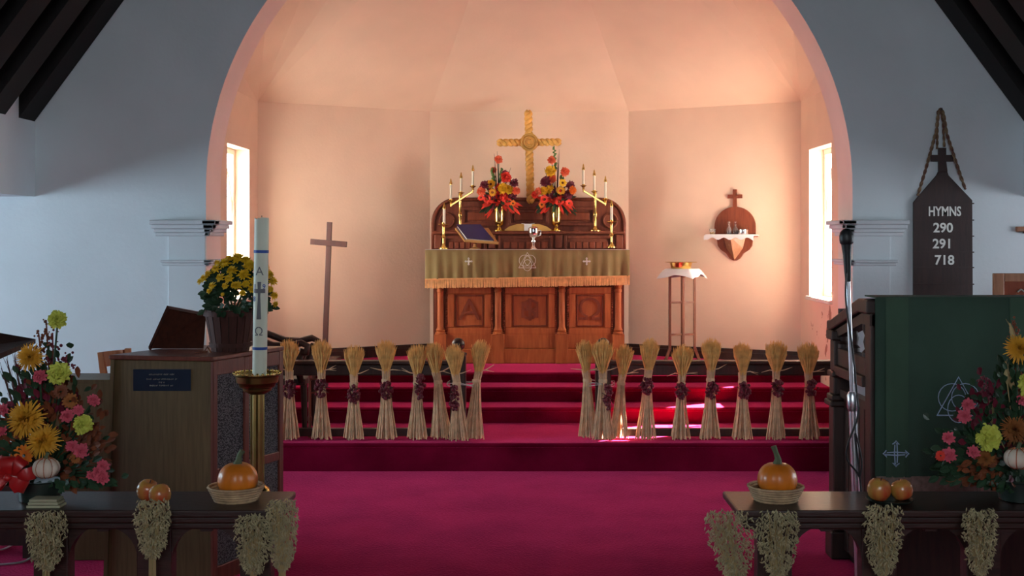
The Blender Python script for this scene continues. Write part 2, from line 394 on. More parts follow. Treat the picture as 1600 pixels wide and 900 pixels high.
# nave: bulkheads over the transept openings, outer walls with windows, west wall
BX, BZ0 = 3.43, 1.93
for sgn, nm in ((-1, 'left'), (1, 'right')):
    a, b = sorted((sgn*BX, sgn*(BX+.3)))
    struct(MB().box(a, 1.5, BZ0, b, YW0, 2.95).build('wall_bulkhead_'+nm, 'nave_plaster'))
    struct(MB().box(a, -4, 0, b, 1.5, 2.95).build('wall_nave_'+nm, 'nave_plaster'))
    a, b = sorted((sgn*HX, sgn*(HX+.3)))
    ya, yb_, za, zb = 5.1, 7.6, .85, 2.0
    mb = MB(); mb.box(a, -4, 0, b, ya, 2.95).box(a, yb_, 0, b, YW1, 2.95).box(a, ya, 0, b, yb_, za).box(a, ya, zb, b, yb_, 2.95)
    struct(mb.build('wall_transept_'+nm, 'nave_plaster'))
    root = tag(bpy.data.objects.new('window_%d' % (3 if sgn < 0 else 4), None), kind='structure'); link(root); ORG[root.name] = Vector((0,0,0))
    xg = sgn*(HX+.12)
    fr = MB()
    for i in range(6): y = ya+(yb_-ya)*i/5; fr.box(xg-.03, y-.03, za, xg+.03, y+.03, zb)
    for z in (za, zb): fr.box(xg-.03, ya, z-.03, xg+.03, yb_, z+.03)
    fr.build('window_frame', 'window_paint', root)
    for i in range(5): MB().box(xg+sgn*.01, ya+(yb_-ya)*i/5, za, xg+sgn*.014, ya+(yb_-ya)*(i+1)/5, zb).build('pane', 'pane_nave_'+nm, root)
    a, b = sorted((sgn*BX, sgn*(HX+.3))); struct(MB().box(a, -4, 2.95, b, YW1, 3.1).build('ceiling_transept_'+nm, 'roof_board'))
mb = MB(); mb.box(-HX-.3, -4.3, 0, HX+.3, -4, 2.0).box(-HX-.3, -4.3, 4.6, HX+.3, -4, 7.6).box(-HX-.3, -4.3, 2.0, -1.5, -4, 4.6).box(1.5, -4.3, 2.0, HX+.3, -4, 4.6)
struct(mb.build('wall_west', 'nave_plaster'))
root = tag(bpy.data.objects.new('window_5', None), kind='structure'); link(root); ORG[root.name] = Vector((0,0,0))  # added unseen fill: glowing west opening brightens the arch wall and foreground
fr = MB()
for i in range(6): x = -1.5+.6*i; fr.box(x-.03, -4.18, 2.0, x+.03, -4.1, 4.6)
fr.build('window_frame', 'window_paint', root)
for i in range(5): MB().box(-1.5+.6*i, -4.16, 2.0, -.9+.6*i, -4.15, 4.6).build('pane', 'pane_nave_back', root)
# nave roof: rafters and boards
TH = math.radians(53.6); ct, sn = math.cos(TH), math.sin(TH)
rf = bpy.data.objects.new('ceiling_nave', None); link(rf); rf['kind'] = 'structure'; ORG[rf.name] = Vector((0,0,0))
raft = {}; brd = {}
for sgn in (-1, 1):
    def pt(a, b): return (sgn*(BX-a*ct-b*sn*-1+0), 2.45+a*sn+b*ct)   # a along the slope, b perpendicular upwards
    Lr = 6.2
    poly = [(sgn*(BX), 2.45), (sgn*(BX-Lr*ct), 2.45+Lr*sn), (sgn*(BX-Lr*ct+.26*sn), 2.45+Lr*sn+.26*ct), (sgn*(BX+.0), 2.45+.26/ct)]
    o = None
    for k in range(10):
        y = 8.30-.47*k
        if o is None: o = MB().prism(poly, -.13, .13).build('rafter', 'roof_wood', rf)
        else: o = o.copy(); link(o)
        o.location = (0, y, 0)
    o = None
    nB = 50
    p0 = Vector((sgn*(BX+.3), 0, 2.45+.26/ct-.3*sn/ct)); p1 = Vector((sgn*(BX-Lr*ct), 0, 2.45+.26/ct+Lr*sn))
    up = Vector((sgn*sn, 0, ct))*.03
    for k in range(nB):
        y = 8.40-.13*k
        if o is None:
            a = Vector((0, -.062, 0)); b = Vector((0, .062, 0))
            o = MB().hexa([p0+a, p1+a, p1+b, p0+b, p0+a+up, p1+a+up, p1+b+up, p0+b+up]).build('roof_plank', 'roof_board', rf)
        else: o = o.copy(); link(o)
        o.location = (0, y, 0)
    # solid sheathing above the boards closes the roof
    MB().hexa([p0+Vector((0,-4.3,0))+up, p1+Vector((0,-4.3,0))+up, p1+Vector((0,8.9,0))+up, p0+Vector((0,8.9,0))+up,
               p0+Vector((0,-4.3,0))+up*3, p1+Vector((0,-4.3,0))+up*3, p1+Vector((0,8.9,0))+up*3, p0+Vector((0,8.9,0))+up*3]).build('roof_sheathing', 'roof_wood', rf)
# ================================================================== sanctuary furniture
# ---- altar
AY = 10.73; AZ0 = .53; AZT = 1.53
al = thing('altar', (0, AY+.27, AZ0), 'carved reddish wooden altar with three square panels between turned columns', 'altar')
MB().box(-.83, AY+.06, AZ0+.12, .83, AY+.35, AZT-.06).build('body', 'altar_dark', al)
def A_X(px): return (px-CX)/177.0
mb = MB(); mb.box(-.85, AY+.012, AZ0, .85, AY+.36, AZ0+.13).box(-.84, AY+.03, AZ0+.13, .84, AY+.355, AZ0+.26); mb.build('plinth', 'altar_wood', al, bevel=.008)
MB().box(-.87, AY-.005, AZT-.06, .87, AY+.365, AZT-.004).build('altar_top', 'altar_wood', al, bevel=.008)
PX = [A_X(x) for x in (688, 778, 878, 966)]
for x in PX:
    MB().box(x-.055, AY-.003, AZ0, x+.055, AY+.05, AZ0+.26).build('pedestal', 'altar_wood', al, bevel=.006)
    MB().lathe((x, AY+.035, AZ0+.26), [(.046,0),(.046,.015),(.038,.022),(.042,.035),(.033,.05),(.028,.065),(.028,.37),(.033,.375),(.033,.39),(.028,.40),(.036,.43),(.045,.445),(.045,.47),(.045,.68)], 16).build('column', 'altar_wood', al, smooth='auto')
for i, ch in enumerate(('A', 'IHS', '\u03a9')):
    x0, x1 = PX[i]+.06, PX[i+1]-.06; z0, z1 = .785, 1.205; c = (x0+x1)/2; cz = (z0+z1)/2
    fr = MB(); fr.box(x0, AY+.03, z0, x1, AY+.07, z0+.06).box(x0, AY+.03, z1-.06, x1, AY+.07, z1).box(x0, AY+.03, z0+.06, x0+.06, AY+.07, z1-.06).box(x1-.06, AY+.03, z0+.06, x1, AY+.07, z1-.06)
    fr.build('panel_frame', 'altar_wood', al, bevel=.006)
    pn = MB().box(x0+.055, AY+.05, z0+.055, x1-.055, AY+.08, z1-.055).build('panel', 'altar_wood', al)
    m2 = MB(); q = .018; a0, a1, b0, b1 = x0+.07, x1-.07, z0+.07, z1-.07
    m2.box(a0, AY+.04, b0, a1, AY+.052, b0+.012).box(a0, AY+.04, b1-.012, a1, AY+.052, b1).box(a0, AY+.04, b0, a0+.012, AY+.052, b1).box(a1-.012, AY+.04, b0, a1, AY+.052, b1)
    m2.build('bead_moulding', 'altar_dark', pn, bevel=.003)
    cv = MB()
    if i == 1:
        add_text(cv, 'S', .26, (c, AY+.044, cz), ext=.006, sx=1.15); add_text(cv, 'H', .21, (c, AY+.044, cz), ext=.005, sx=1.25); add_text(cv, 'I', .29, (c, AY+.043, cz), ext=.007)
    else: add_text(cv, ch, .27, (c, AY+.045, cz), ext=.006, sx=1.1)
    tag(cv.build('carved_letter', 'altar_dark', pn), {0: 'carved letter A', 1: 'carved IHS monogram', 2: 'carved Greek omega'}[i])
    for sx_ in (x0-.008, x1+.008):
        bd = MB()
        for k in range(22): bd.ball((sx_, AY+.035, z0+.01+k*.019), .0115, 6, 4)
        bd.build('carved_bead_row', 'altar_dark', al)
# ---- linen and green frontal
FX0, FX1 = A_X(665), A_X(983)
ln = MB()
ln.box(FX0-.002, AY-.02, AZT, FX1+.002, AY+.362, AZT+.006)
for s, x in ((-1, FX0), (1, FX1)): ln.box(x-.003, AY-.018, AZT-.30, x+.003, AY+.36, AZT+.002)
tag(ln.build('altar_linen', 'white_linen', org=(0, AY, AZT)), 'white linen cloth covering altar top and hanging at both ends', 'altar cloth')
fr = thing('altar_frontal', (0, AY-.03, AZT), 'olive green altar frontal with gold fringe and white stitched emblems', 'altar cloth')
def cloth_sheet(x0, x1, z0, z1, y, amp, nx=80, nz=6, freq=(9, 23), seed=0, sag=None):
    mb = MB(); r = random.Random(seed); ph = [r.uniform(0, 6) for _ in range(4)]; th = .006
    for side in (0, 1):
        b = len(mb.v)
        for j in range(nz+1):
            t = j/nz
            for i in range(nx+1):
                u = i/nx; x = x0+(x1-x0)*u
                d = amp*(1-t*.85)*(.6*math.sin(u*freq[0]*PI+ph[0])*math.sin(u*5+ph[2])+.4*math.sin(u*freq[1]*PI+ph[1]))
                zb = z0+(sag(u) if sag else 0); mb.v.append(Vector((x, y-abs(amp)*.6+d+side*th, zb+(z1-zb)*t)))
        for j in range(nz):
            for i in range(nx):
                a = b+j*(nx+1)+i; mb.f.append((a, a+1, a+nx+2, a+nx+1))
    return mb
sag = lambda u: -.028*(1-u)
cloth_sheet(FX0, FX1, AZT-.225, AZT+.006, AY-.036, .026, seed=3, freq=(17, 41), sag=sag).build('green_cloth', 'frontal_green', fr, smooth=True)
MB().box(FX0, AY-.075, AZT+.007, FX1, AY+.02, AZT+.010).build('white_edge', 'white_linen', fr)
mb = MB(); r = random.Random(4)
nst = 210
for i in range(nst):
    u = (i+.5)/nst; x = FX0+(FX1-FX0)*u; zt = AZT-.222+sag(u); zl = .082+r.uniform(-.004, .004)
    mb.bar((x, AY-.060+r.uniform(-.003, .003), zt), (x+r.uniform(-.003, .003), AY-.060, zt-zl), .0072, .004, Vector((0,1,0)))
fo = mb.build('fringe', 'gold_fringe', fr); fo['kind'] = 'stuff'
mb = MB()
for i in range(40):
    u, u2 = i/40, (i+1)/40; mb.bar((FX0+(FX1-FX0)*u, AY-.064, AZT-.225+sag(u)), (FX0+(FX1-FX0)*u2, AY-.064, AZT-.225+sag(u2)), .006, .012)
mb.build('fringe_band', 'gold_fringe', fr)
def trinity(mb, c, h, y, r, w_=1.0):
    c = Vector(c)
    tri = [Vector((c.x-h*.56, y, c.z-h*.42)), Vector((c.x+h*.56, y, c.z-h*.42)), Vector((c.x, y, c.z+h*.58))]
    mb.tube(tri+[tri[0], tri[1]], r, 6)
    for k in range(3):
        a = PI/2+k*2*PI/3+PI; p = Vector((c.x+.20*h*math.cos(a), y-.002, c.z-.05*h+.20*h*math.sin(a)))
        mb.tube([p+Vector((h*.36*math.cos(t)*(.8 if k == 0 else 1), 0, h*.36*math.sin(t))) for t in [2*PI*i/20 for i in range(21)]], r*.6, 5)
def budded_cross(mb, c, h, r):
    c = Vector(c)
    for dx, dz in ((1,0),(-1,0),(0,1),(0,-1)):
        d = Vector((dx,0,dz)); u = Vector((dz,0,dx))
        mb.tube([c+u*h*.06, c+d*h*.36+u*h*.04], r, 5); mb.tube([c-u*h*.06, c+d*h*.36-u*h*.04], r, 5)
        e = c+d*h*.40
        mb.tube([e-u*h*.14-d*h*.02, e+d*h*.05-u*h*.04, e+d*h*.11, e+d*h*.05+u*h*.04, e+u*h*.14-d*h*.02, e], r, 5)
mb = MB(); trinity(mb, (A_X(824), 0, AZT-.095), .135, AY-.080, .0028); mb.build('trinity_emblem', 'emblem_white', fr)
for px in (733, 916): mb = MB(); budded_cross(mb, (A_X(px), AY-.080, AZT-.095), .065, .0026); mb.build('cross_emblem', 'emblem_white', fr)
# ---- retable
RY = 11.10; RS = F/RY
def R_X(px, D): return (px-CX)*D/F
rt = thing('retable', (0, RY+.15, AZ0), 'dark carved wooden retable with rounded corners and candle shelf behind altar', 'retable')
ZS = EYE-(361-CY)*RY/F
X0, X1 = R_X(677, 11.38), R_X(975, 11.38)
MB().box(X0+.03, RY+.06, AZ0, X1-.03, RY+.30, ZS-.03).build('shelf_body', 'retable_wood', rt)
MB().box(X0+.01, RY, ZS-.028, X1-.01, RY+.32, ZS).build('shelf', 'retable_wood', rt, bevel=.008)
zr = 2.0; rr = .22
pol = [(X0, AZ0), (X1, AZ0), (X1, zr-rr)]+[(X1-rr+rr*math.cos(PI/2*i/10), zr-rr+rr*math.sin(PI/2*i/10)) for i in range(1, 11)]+[(X0+rr+rr*math.cos(PI/2+PI/2*i/10), zr-rr+rr*math.sin(PI/2+PI/2*i/10)) for i in range(0, 11)]
MB().prism(pol, RY+.28, RY+.34).build('back_board', 'retable_wood', rt)
edge = pol[2:]
mb = MB(); mb.tube([Vector((x, RY+.275, z)) for x, z in [(X1, AZ0+1)]+edge+[(X0, AZ0+1)]], .018, 8); mb.build('edge_moulding', 'retable_wood', rt, smooth=True)
for i in range(3):
    a = X0+.24+(X1-X0-.48)*i/3+.03; b = X0+.24+(X1-X0-.48)*(i+1)/3-.03
    fr2 = MB(); z0, z1 = ZS+.05, zr-.07
    fr2.box(a, RY+.255, z0, b, RY+.285, z0+.03).box(a, RY+.255, z1-.03, b, RY+.285, z1).box(a, RY+.255, z0+.03, a+.03, RY+.285, z1-.03).box(b-.03, RY+.255, z0+.03, b, RY+.285, z1-.03)
    fr2.build('panel_frame', 'retable_wood', rt, bevel=.006)
    MB().box(a+.05, RY+.268, z0+.05, b-.05, RY+.29, z1-.05).build('panel', 'altar_dark', rt, bevel=.008)
for s in (0, 1):
    xx = X0+.13 if s == 0 else X1-.13; mb = MB(); mb.tube([Vector((xx+.065*math.cos(t), RY+.27, ZS+.10+.065*math.sin(t))) for t in [2*PI*i/20 for i in range(21)]], .012, 6); mb.build('carved_roundel', 'retable_wood', rt, smooth=True)
LB = [R_X(x, RY) for x in (684, 769, 873, 968)]
for x in LB:
    MB().box(x-.035, RY+.02, AZT+.008, x+.035, RY+.07, ZS-.028).build('bracket', 'retable_wood', rt, bevel=.01)
for i in range(3):
    a, b = LB[i]+.045, LB[i+1]-.045; z0, z1 = AZT+.0, ZS-.04
    fr2 = MB(); fr2.box(a, RY+.035, z0, a+.03, RY+.065, z1).box(b-.03, RY+.035, z0, b, RY+.065, z1).box(a+.03, RY+.035, z1-.03, b-.03, RY+.065, z1)
    fr2.build('panel_frame', 'retable_wood', rt, bevel=.006)
    cz = MB(); n = 6
    for k in range(n):
        x = a+.05+(b-a-.10)*(k+.5)/n; w2 = (b-a-.10)/n*.42
        cz.box(x-w2, RY+.048, z0+.01, x+w2, RY+.066, z0+.075)
    cz.build('carved_tile_row', 'altar_dark', rt, bevel=.006)
# ---- straw cross standing before the reredos
CYY = RY+.215
wc = thing('straw_cross', (R_X(827, CYY), CYY, zr-.03), 'tall golden plaited straw cross with round medallion above the retable', 'cross')
def twist(mb, a, b, r, turns, strands=3, seg=6):
    a, b = Vector(a), Vector(b); d = b-a; u, v = perp(d); n = int(turns*10)
    for k in range(strands):
        mb.tube([a+d*(i/n)+(u*math.cos(2*PI*turns*i/n+2*PI*k/strands)+v*math.sin(2*PI*turns*i/n+2*PI*k/strands))*r*.5 for i in range(n+1)], r*.62, seg)
mb = MB(); twist(mb, W(829, 316, CYY), W(825.5, 174, CYY), .036, 9, 2, 8); mb.build('upright', 'rope_gold', wc, smooth=True)
mb = MB(); twist(mb, W(778, 223, CYY), W(875, 222, CYY), .034, 6, 2, 8); mb.build('crossbar', 'rope_gold', wc, smooth=True)
c = W(827, 222, CYY-.03)
md = MB()
md.lathe(c, [(.0, .012), (.055, .010), (.06, 0), (.085, -.002), (.085, -.02), (0, -.02)], 28, axis=(0, -1, 0)).build('medallion', 'rope_gold', wc, smooth='auto')
mb = MB()
for rr_ in (.048, .072): mb.tube([c+Vector((rr_*math.cos(t), -.012, rr_*math.sin(t))) for t in [2*PI*i/28 for i in range(29)]], .009, 6)
mb.tube([c+Vector((.025*math.cos(t), -.016, .025*math.sin(t))) for t in [PI*.3+1.4*PI*i/16 for i in range(17)]], .006, 5)
mb.build('plaited_ring', 'tan_cover', wc, smooth=True)
# ---- candlesticks and candles
def candle(px, ytop, ybot, D, label, r=.012):
    a, b = W(px, ybot, D), W(px, ytop, D)
    t = thing('candle', a, label, 'candle', 'white altar candles')
    h = b.z-a.z
    MB().lathe(a, [(r, 0), (r, h-.045)], 12).build('wax_stick', 'wax', t, smooth='auto')
    MB().lathe(a+Vector((0, 0, h-.045)), [(r*1.25, -.006), (r*1.25, .012), (r*.8, .022), (r*.55, .04), (.002, .052)], 12).build('brass_follower', 'brass', t, smooth='auto')
def stick(px, ycup, ybase, D, label):
    b = W(px, ybase, D); h = W(px, ycup, D).z-b.z
    t = thing('candlestick', b, label, 'candlestick', 'pair of single brass candlesticks')
    MB().lathe(b, [(.042, 0), (.042, .008), (.03, .016), (.016, .03), (.010, .05)], 18).build('base', 'brass', t, smooth='auto')
    MB().lathe(b, [(.010, .05), (.010, h*.42), (.018, h*.46), (.020, h*.5), (.012, h*.55), (.010, h*.6), (.013, h*.8), (.011, h-.03), (.016, h-.015)], 14).build('stem', 'brass', t, smooth='auto')
    MB().lathe(b, [(.014, h-.015), (.046, h-.004), (.048, h), (.014, h-.002), (.016, h+.014), (.013, h+.014), (.013, h-.001)], 18).build('drip_pan', 'brass', t, smooth='auto')
DC = AY+.16
stick(693, 350, 389, DC, 'single brass candlestick at left end of altar beside blue book'); candle(694, 318, 350, DC, 'white candle in single candlestick at left end of altar')
stick(955.5, 346, 387, DC, 'single brass candlestick at right end of altar'); candle(955.5, 314, 346, DC, 'white candle in single candlestick at right end of altar')
DK = RY+.13
def candelabrum(side, stem_px, cups, label, names):
    b = W(stem_px, 361, DK); b.z = ZS
    t = thing('candelabrum', b, label, 'candelabrum', 'pair of three-light candelabra')
    MB().lathe(b, [(.055, 0), (.055, .008), (.04, .016), (.02, .03), (.012, .05)], 18).build('base', 'brass', t, smooth='auto')
    cm = W(cups[1][0], cups[1][1], DK); h = cm.z-b.z
    MB().lathe(b, [(.012, .05), (.012, h*.35), (.02, h*.40), (.02, h*.44), (.012, h*.49), (.012, h*.9), (.018, h*.95), (.012, h*.97)], 14).build('stem', 'brass', t, smooth='auto')
    p0 = W(cups[0][0], cups[0][1]+8, DK); p2 = W(cups[2][0], cups[2][1]+8, DK)
    MB().bar(p0, p2, .028, .020).build('slanting_bar', 'brass', t, bevel=.004)
    for (px, y, yt), nm in zip(cups, names):
        c = W(px, y, DK)
        MB().lathe(c, [(.006, -.06), (.008, -.035), (.013, -.03), (.009, -.022), (.014, -.012), (.030, -.002), (.032, .002), (.013, .0), (.015, .012), (.012, .012), (.012, .0)], 16).build('candle_cup', 'brass', t, smooth='auto')
        candle(px, yt, y, DK, nm, .011)
candelabrum(-1, 719, [(704.5, 313, 280), (720.5, 301, 270), (739, 291, 259)], 'left three-light brass candelabrum on retable shelf',
            ['white candle, lowest and outermost of left candelabrum', 'white candle in the middle of left candelabrum', 'white candle, highest and nearest flowers on left candelabrum'])
candelabrum(1, 930, [(946, 311, 276), (928.5, 299, 266), (911.5, 290, 257)], 'right three-light brass candelabrum on retable shelf',
            ['white candle, lowest and outermost of right candelabrum', 'white candle in the middle of right candelabrum', 'white candle, highest and nearest flowers on right candelabrum'])
# ---- missal stand and blue book
DM = AY+.17
a = W(742, 388, DM); a.z = AZT+.006
ms_ = thing('missal_stand', a, 'gilded wooden book stand on left of altar top', 'book stand')
MB().lathe(a, [(.05, 0), (.05, .008), (.02, .02), (.014, .035), (.014, .05)], 16).build('foot', 'stand_gold', ms_, smooth='auto')
# board: four corners in space, tilted back
q = [W(726, 376, DM-.10), W(779, 380, DM-.10), W(763, 356, DM+.10), W(711, 356, DM+.10)]
nb = (q[1]-q[0]).cross(q[3]-q[0]).normalized()*-.014
if nb.z > 0: nb = -nb
MB().hexa([p+nb for p in q]+q).build('board', 'stand_gold', ms_)
MB().bar(q[0]+Vector((0,-.008,.004)), q[1]+Vector((0,-.008,.004)), .03, .016).build('ledge', 'stand_gold', ms_)
e0, e1 = q[0]*.93+q[1]*.07, q[0]*.17+q[1]*.83; f1, f0 = q[3]*.25+q[2]*.75, q[3]*.93+q[2]*.07
up = -nb.normalized()
g0, g1, h1, h0 = [Vector(p) for p in (e0, e1, f1, f0)]
bk = thing('service_book', (g0+g1)/2, 'closed dark blue book lying on the gilded book stand', 'book')
lo = [g0, g1, h1, h0]
MB().hexa([p+up*.006 for p in lo]+[p+up*.026 for p in lo]).build('pages', 'paper', bk)
cn = (g0+g1+h1+h0)/4; ex = [cn+(p-cn)*1.06 for p in lo]
MB().hexa([p+up*.001 for p in ex]+[p+up*.006 for p in ex]).build('back_cover', 'book_blue', bk)
MB().hexa([p+up*.026 for p in ex]+[p+up*.032 for p in ex]).build('front_cover', 'book_blue', bk)
# ---- open book on retable shelf
c = W(825, 360, RY+.10); c.z = ZS
ob = thing('open_book', c, 'open tan and white book lying flat on retable shelf between brass vases', 'book')
for s in (-1, 1):
    pr = [(c.x+s*.0, ZS+.002), (c.x+s*.21, ZS+.002), (c.x+s*.215, ZS+.012), (c.x+s*.17, ZS+.042), (c.x+s*.10, ZS+.064), (c.x+s*.05, ZS+.066), (c.x, ZS+.05)]
    MB().prism(pr, c.y-.07, c.y+.09).build('page_block', 'tan_cover', ob, smooth='auto')
pr = [(c.x-.06, ZS+.066), (c.x-.02, ZS+.060), (c.x+.02, ZS+.060), (c.x+.06, ZS+.068), (c.x+.06, ZS+.072), (c.x+.02, ZS+.066), (c.x-.02, ZS+.066), (c.x-.06, ZS+.071)]
mb = MB().prism(pr, c.y-.075, c.y+.09); mb.box(c.x-.035, c.y-.078, ZS+.004, c.x+.035, c.y-.071, ZS+.066); mb.build('white_marker', 'white_linen', ob)
# ---- chalice
c = W(833.5, 389, AY+.12); c.z = AZT+.006
ch = thing('chalice', c, 'tall silver chalice standing at centre of altar', 'chalice')
MB().lathe(c, [(.036, 0), (.036, .005), (.028, .012), (.014, .03), (.010, .05)], 20).build('foot', 'silver', ch, smooth='auto')
MB().lathe(c, [(.010, .05), (.011, .06), (.022, .07), (.022, .08), (.011, .09), (.013, .10)], 16).build('stem', 'silver', ch, smooth='auto')
MB().lathe(c, [(.013, .10), (.032, .115), (.044, .14), (.046, .165), (.043, .188), (.040, .188), (.042, .165), (.03, .125), (.0, .112)], 24).build('cup', 'silver', ch, smooth='auto')
mb = MB(); mb.tube([c+Vector((.04, 0, .175)), c+Vector((.066, 0, .168)), c+Vector((.064, 0, .13)), c+Vector((.034, 0, .118))], .006, 6)
mb.build('handle', 'silver', ch, smooth=True)
MB().lathe(c, [(.044, .189), (.045, .193), (.02, .205), (.0, .208)], 20).build('lid', 'silver', ch, smooth='auto')

# ================================================================== flowers
def frame_of(d):
    d = Vector(d).normalized(); u, v = perp(d); return d, u, v
def petal(mb, c, d, u, ang, elev, r0, r1, wd, cup=.15, zig=0, rnd=R):
    """a petal that leaves the axis d at angle ang around it, rising elev"""
    d, u, v = d, u, d.cross(u)
    o = (u*math.cos(ang)+v*math.sin(ang)); t = (v*math.cos(ang)-u*math.sin(ang))
    dirv = (o*math.cos(elev)+d*math.sin(elev)); n = (d*math.cos(elev)-o*math.sin(elev))
    a = c+dirv*r0; m_ = c+dirv*(r0+(r1-r0)*.6)+n*cup*(r1-r0); e = c+dirv*r1+n*cup*.4*(r1-r0)
    b = len(mb.v)
    mb.v += [a-t*wd*.3, a+t*wd*.3, m_-t*wd*.5, m_+t*wd*.5, e-t*wd*.2+n*zig, e+t*wd*.2-n*zig]
    mb.f += [(b, b+1, b+3, b+2), (b+2, b+3, b+5, b+4)]
def fl_mum(c, r, d, seed=0, n=70, w_=.16):
    mb = MB(); rr = random.Random(seed); d, u, v = frame_of(d); c = Vector(c)
    for i in range(n):
        t = i/n; el = 1.45-1.75*t+rr.uniform(-.15, .15)
        petal(mb, c, d, u, i*2.39996, el, r*.12, r*(.62+.38*t)*rr.uniform(.85, 1.1), r*w_, .12, 0, rr)
    return mb
def fl_carn(c, r, d, seed=0):
    mb = MB(); rr = random.Random(seed); d, u, v = frame_of(d); c = Vector(c)
    for i in range(80):
        t = i/80; el = 1.4-1.5*t+rr.uniform(-.2, .2)
        petal(mb, c-d*r*.25, d, u, i*2.39996, el, r*.2, r*(.95+.2*t)*rr.uniform(.85, 1.1), r*.5, .12, r*.1*rr.choice((-1, 1)), rr)
    mb.ball(c-d*r*.1, r*.55, 8, 5)
    return mb
def fl_daisy(c, r, d, seed=0, n=14):
    mb = MB(); rr = random.Random(seed); d, u, v = frame_of(d); c = Vector(c)
    for i in range(n*2): petal(mb, c, d, u, 2*PI*i/n+(PI/n if i >= n else 0), .2 if i < n else .45, r*.15, r*rr.uniform(.85, 1.05)*(1 if i < n else .8), r*.42, .12, 0, rr)
    return mb
def fl_rose(c, r, d, seed=0):
    mb = MB(); rr = random.Random(seed); d, u, v = frame_of(d); c = Vector(c)
    for i in range(44):
        t = i/44; petal(mb, c-d*r*.35, d, u, i*2.39996, 1.45-1.35*t+rr.uniform(-.1, .1), r*.1, r*(.95+.3*t)*rr.uniform(.9, 1.1), r*.6, .22, r*.05*rr.choice((-1, 1)), rr)
    mb.ball(c-d*r*.1, r*.6, 8, 5)
    return mb
def leaf(mb, a, d, L, wd, droop=.2, nrm=None):
    a = Vector(a); d = Vector(d).normalized(); t = d.cross(nrm if nrm else Vector((0,-1,.4))).normalized()*wd/2
    n = t.cross(d).normalized(); P = []
    b = len(mb.v)
    for k, (s, w2) in enumerate(((0, .1), (.3, .85), (.6, 1), (.85, .55), (1, .02))):
        p = a+d*L*s+Vector((0,0,-droop*L*s*s)); mb.v += [p-t*w2+n*wd*.08, p, p+t*w2+n*wd*.08]
    for k in range(4):
        q = b+k*3; mb.f += [(q, q+1, q+4, q+3), (q+1, q+2, q+5, q+4)]
FL = {'mum': fl_mum, 'carn': fl_carn, 'daisy': fl_daisy, 'rose': fl_rose}
def add_flower(parent, kind, c, r, m, d=(0, -1, .35), seed=0, name=None, stem_to=None, center=None, **k):
    o = FL[kind](c, r, d, seed, **k).build(name or {'mum': 'chrysanthemum', 'carn': 'carnation', 'daisy': 'daisy', 'rose': 'rose'}[kind], m, parent, fix=False)
    if center: MB().ball(Vector(c)+Vector(d).normalized()*r*.12, r*.28, 8, 5).build('flower_centre', center, o, smooth=True)
    if stem_to is not None:
        a = Vector(c)-Vector(d).normalized()*r*.2; b = Vector(stem_to); mdl = (a+b)/2+Vector((0, .02, .0))
        MB().tube([a, mdl, b], .004, 5).build('stem', 'leaf', o)
    return o
# ---- brass vases with autumn flowers on the retable shelf
DV = RY+.12
def vase(px, label):
    c = W(px, 361, DV); c.z = ZS
    t = thing('brass_vase', c, label, 'vase', 'pair of brass flower vases')
    MB().lathe(c, [(.052, 0), (.052, .006), (.034, .016), (.018, .03), (.015, .045), (.022, .05)], 22).build('foot', 'brass', t, smooth='auto')
    MB().lathe(c, [(.022, .05), (.036, .062), (.043, .09), (.046, .14), (.047, .20), (.050, .225), (.047, .225), (.044, .20), (.042, .10), (.0, .07)], 24).build('body', 'brass', t, smooth='auto')
    return c+Vector((0, 0, .215))
def altar_bouquet(px, label, spec, seed, spikes):
    top = vase(px, 'brass vase on retable shelf, '+('left of the open book' if px < 820 else 'right of the open book'))
    rr = random.Random(seed)
    t = thing('flower_arrangement', top, label, 'flowers', 'pair of altar flower arrangements')
    for i in range(70):                                   # foliage
        a = rr.uniform(0, 2*PI); el = rr.uniform(-.3, 1.3); d = Vector((math.cos(a)*math.cos(el), -abs(math.sin(a))*math.cos(el)*.6, math.sin(el)))
        if el < 0 and abs(math.cos(a)) < .5: el = .4
        if i == 0: lf = MB(); lr = MB(); ll = MB()
        mb = (lf, lr, ll)[i % 3]
        leaf(mb, top+d*rr.uniform(.02, .10)+Vector((0, 0, .05)), d+Vector((0, 0, rr.uniform(-.6, .3))), rr.uniform(.06, .13), .03)
    for k in range(26):
        a = rr.choice((-1, 1))*rr.uniform(.5, 1.1); leaf(lr if k % 2 else lf, top+Vector((a*.10, -.05*rr.random(), rr.uniform(.0, .05))), Vector((a*1.2, -.6, rr.uniform(-.9, .0))), rr.uniform(.06, .12), .032, .4)
    lf.build('green_foliage', 'leaf', t, fix=False); lr.build('red_foliage', 'fl_red', t, fix=False); ll.build('rust_foliage', 'fl_maroon', t, fix=False)
    MB().tube([top+Vector((0,0,-.12)), top+Vector((0,0,.15))], .02, 6).build('stem_bundle', 'leaf', t)
    for i, (x, y, r, kind, m) in enumerate(spec):
        dy = rr.uniform(-.10, -.02) if r > 5.5 else rr.uniform(-.05, .03)
        c = W(x, y, DV+dy); d = Vector(((x-px)/60, -1, .25+(330-y)/260.0*.2))
        add_flower(t, kind, c, r*DV/F, m, d, seed*50+i, stem_to=top+Vector((0, 0, -.02)), center='fl_center' if kind == 'daisy' else None)
    for (x, y, kind) in spikes:
        b = W(px+(x-px)*.4, 300, DV); e = W(x, y, DV)
        if kind == 'grass': MB().tube([b, (b+e)/2+Vector((0,0,.01)), e], [.005, .004, .001], 5).build('grass_blade', 'twig', t)
        else:
            mb = MB(); mb.tube([b, e], .004, 5)
            for k in range(16): p = b+(e-b)*(.45+.55*k/16); mb.ball(p+Vector((rr.uniform(-.012, .012), rr.uniform(-.012, .012), 0)), .013*(1.2-.6*k/16), 6, 4)
            mb.build('green_bell_spike', 'leaf_light', t)
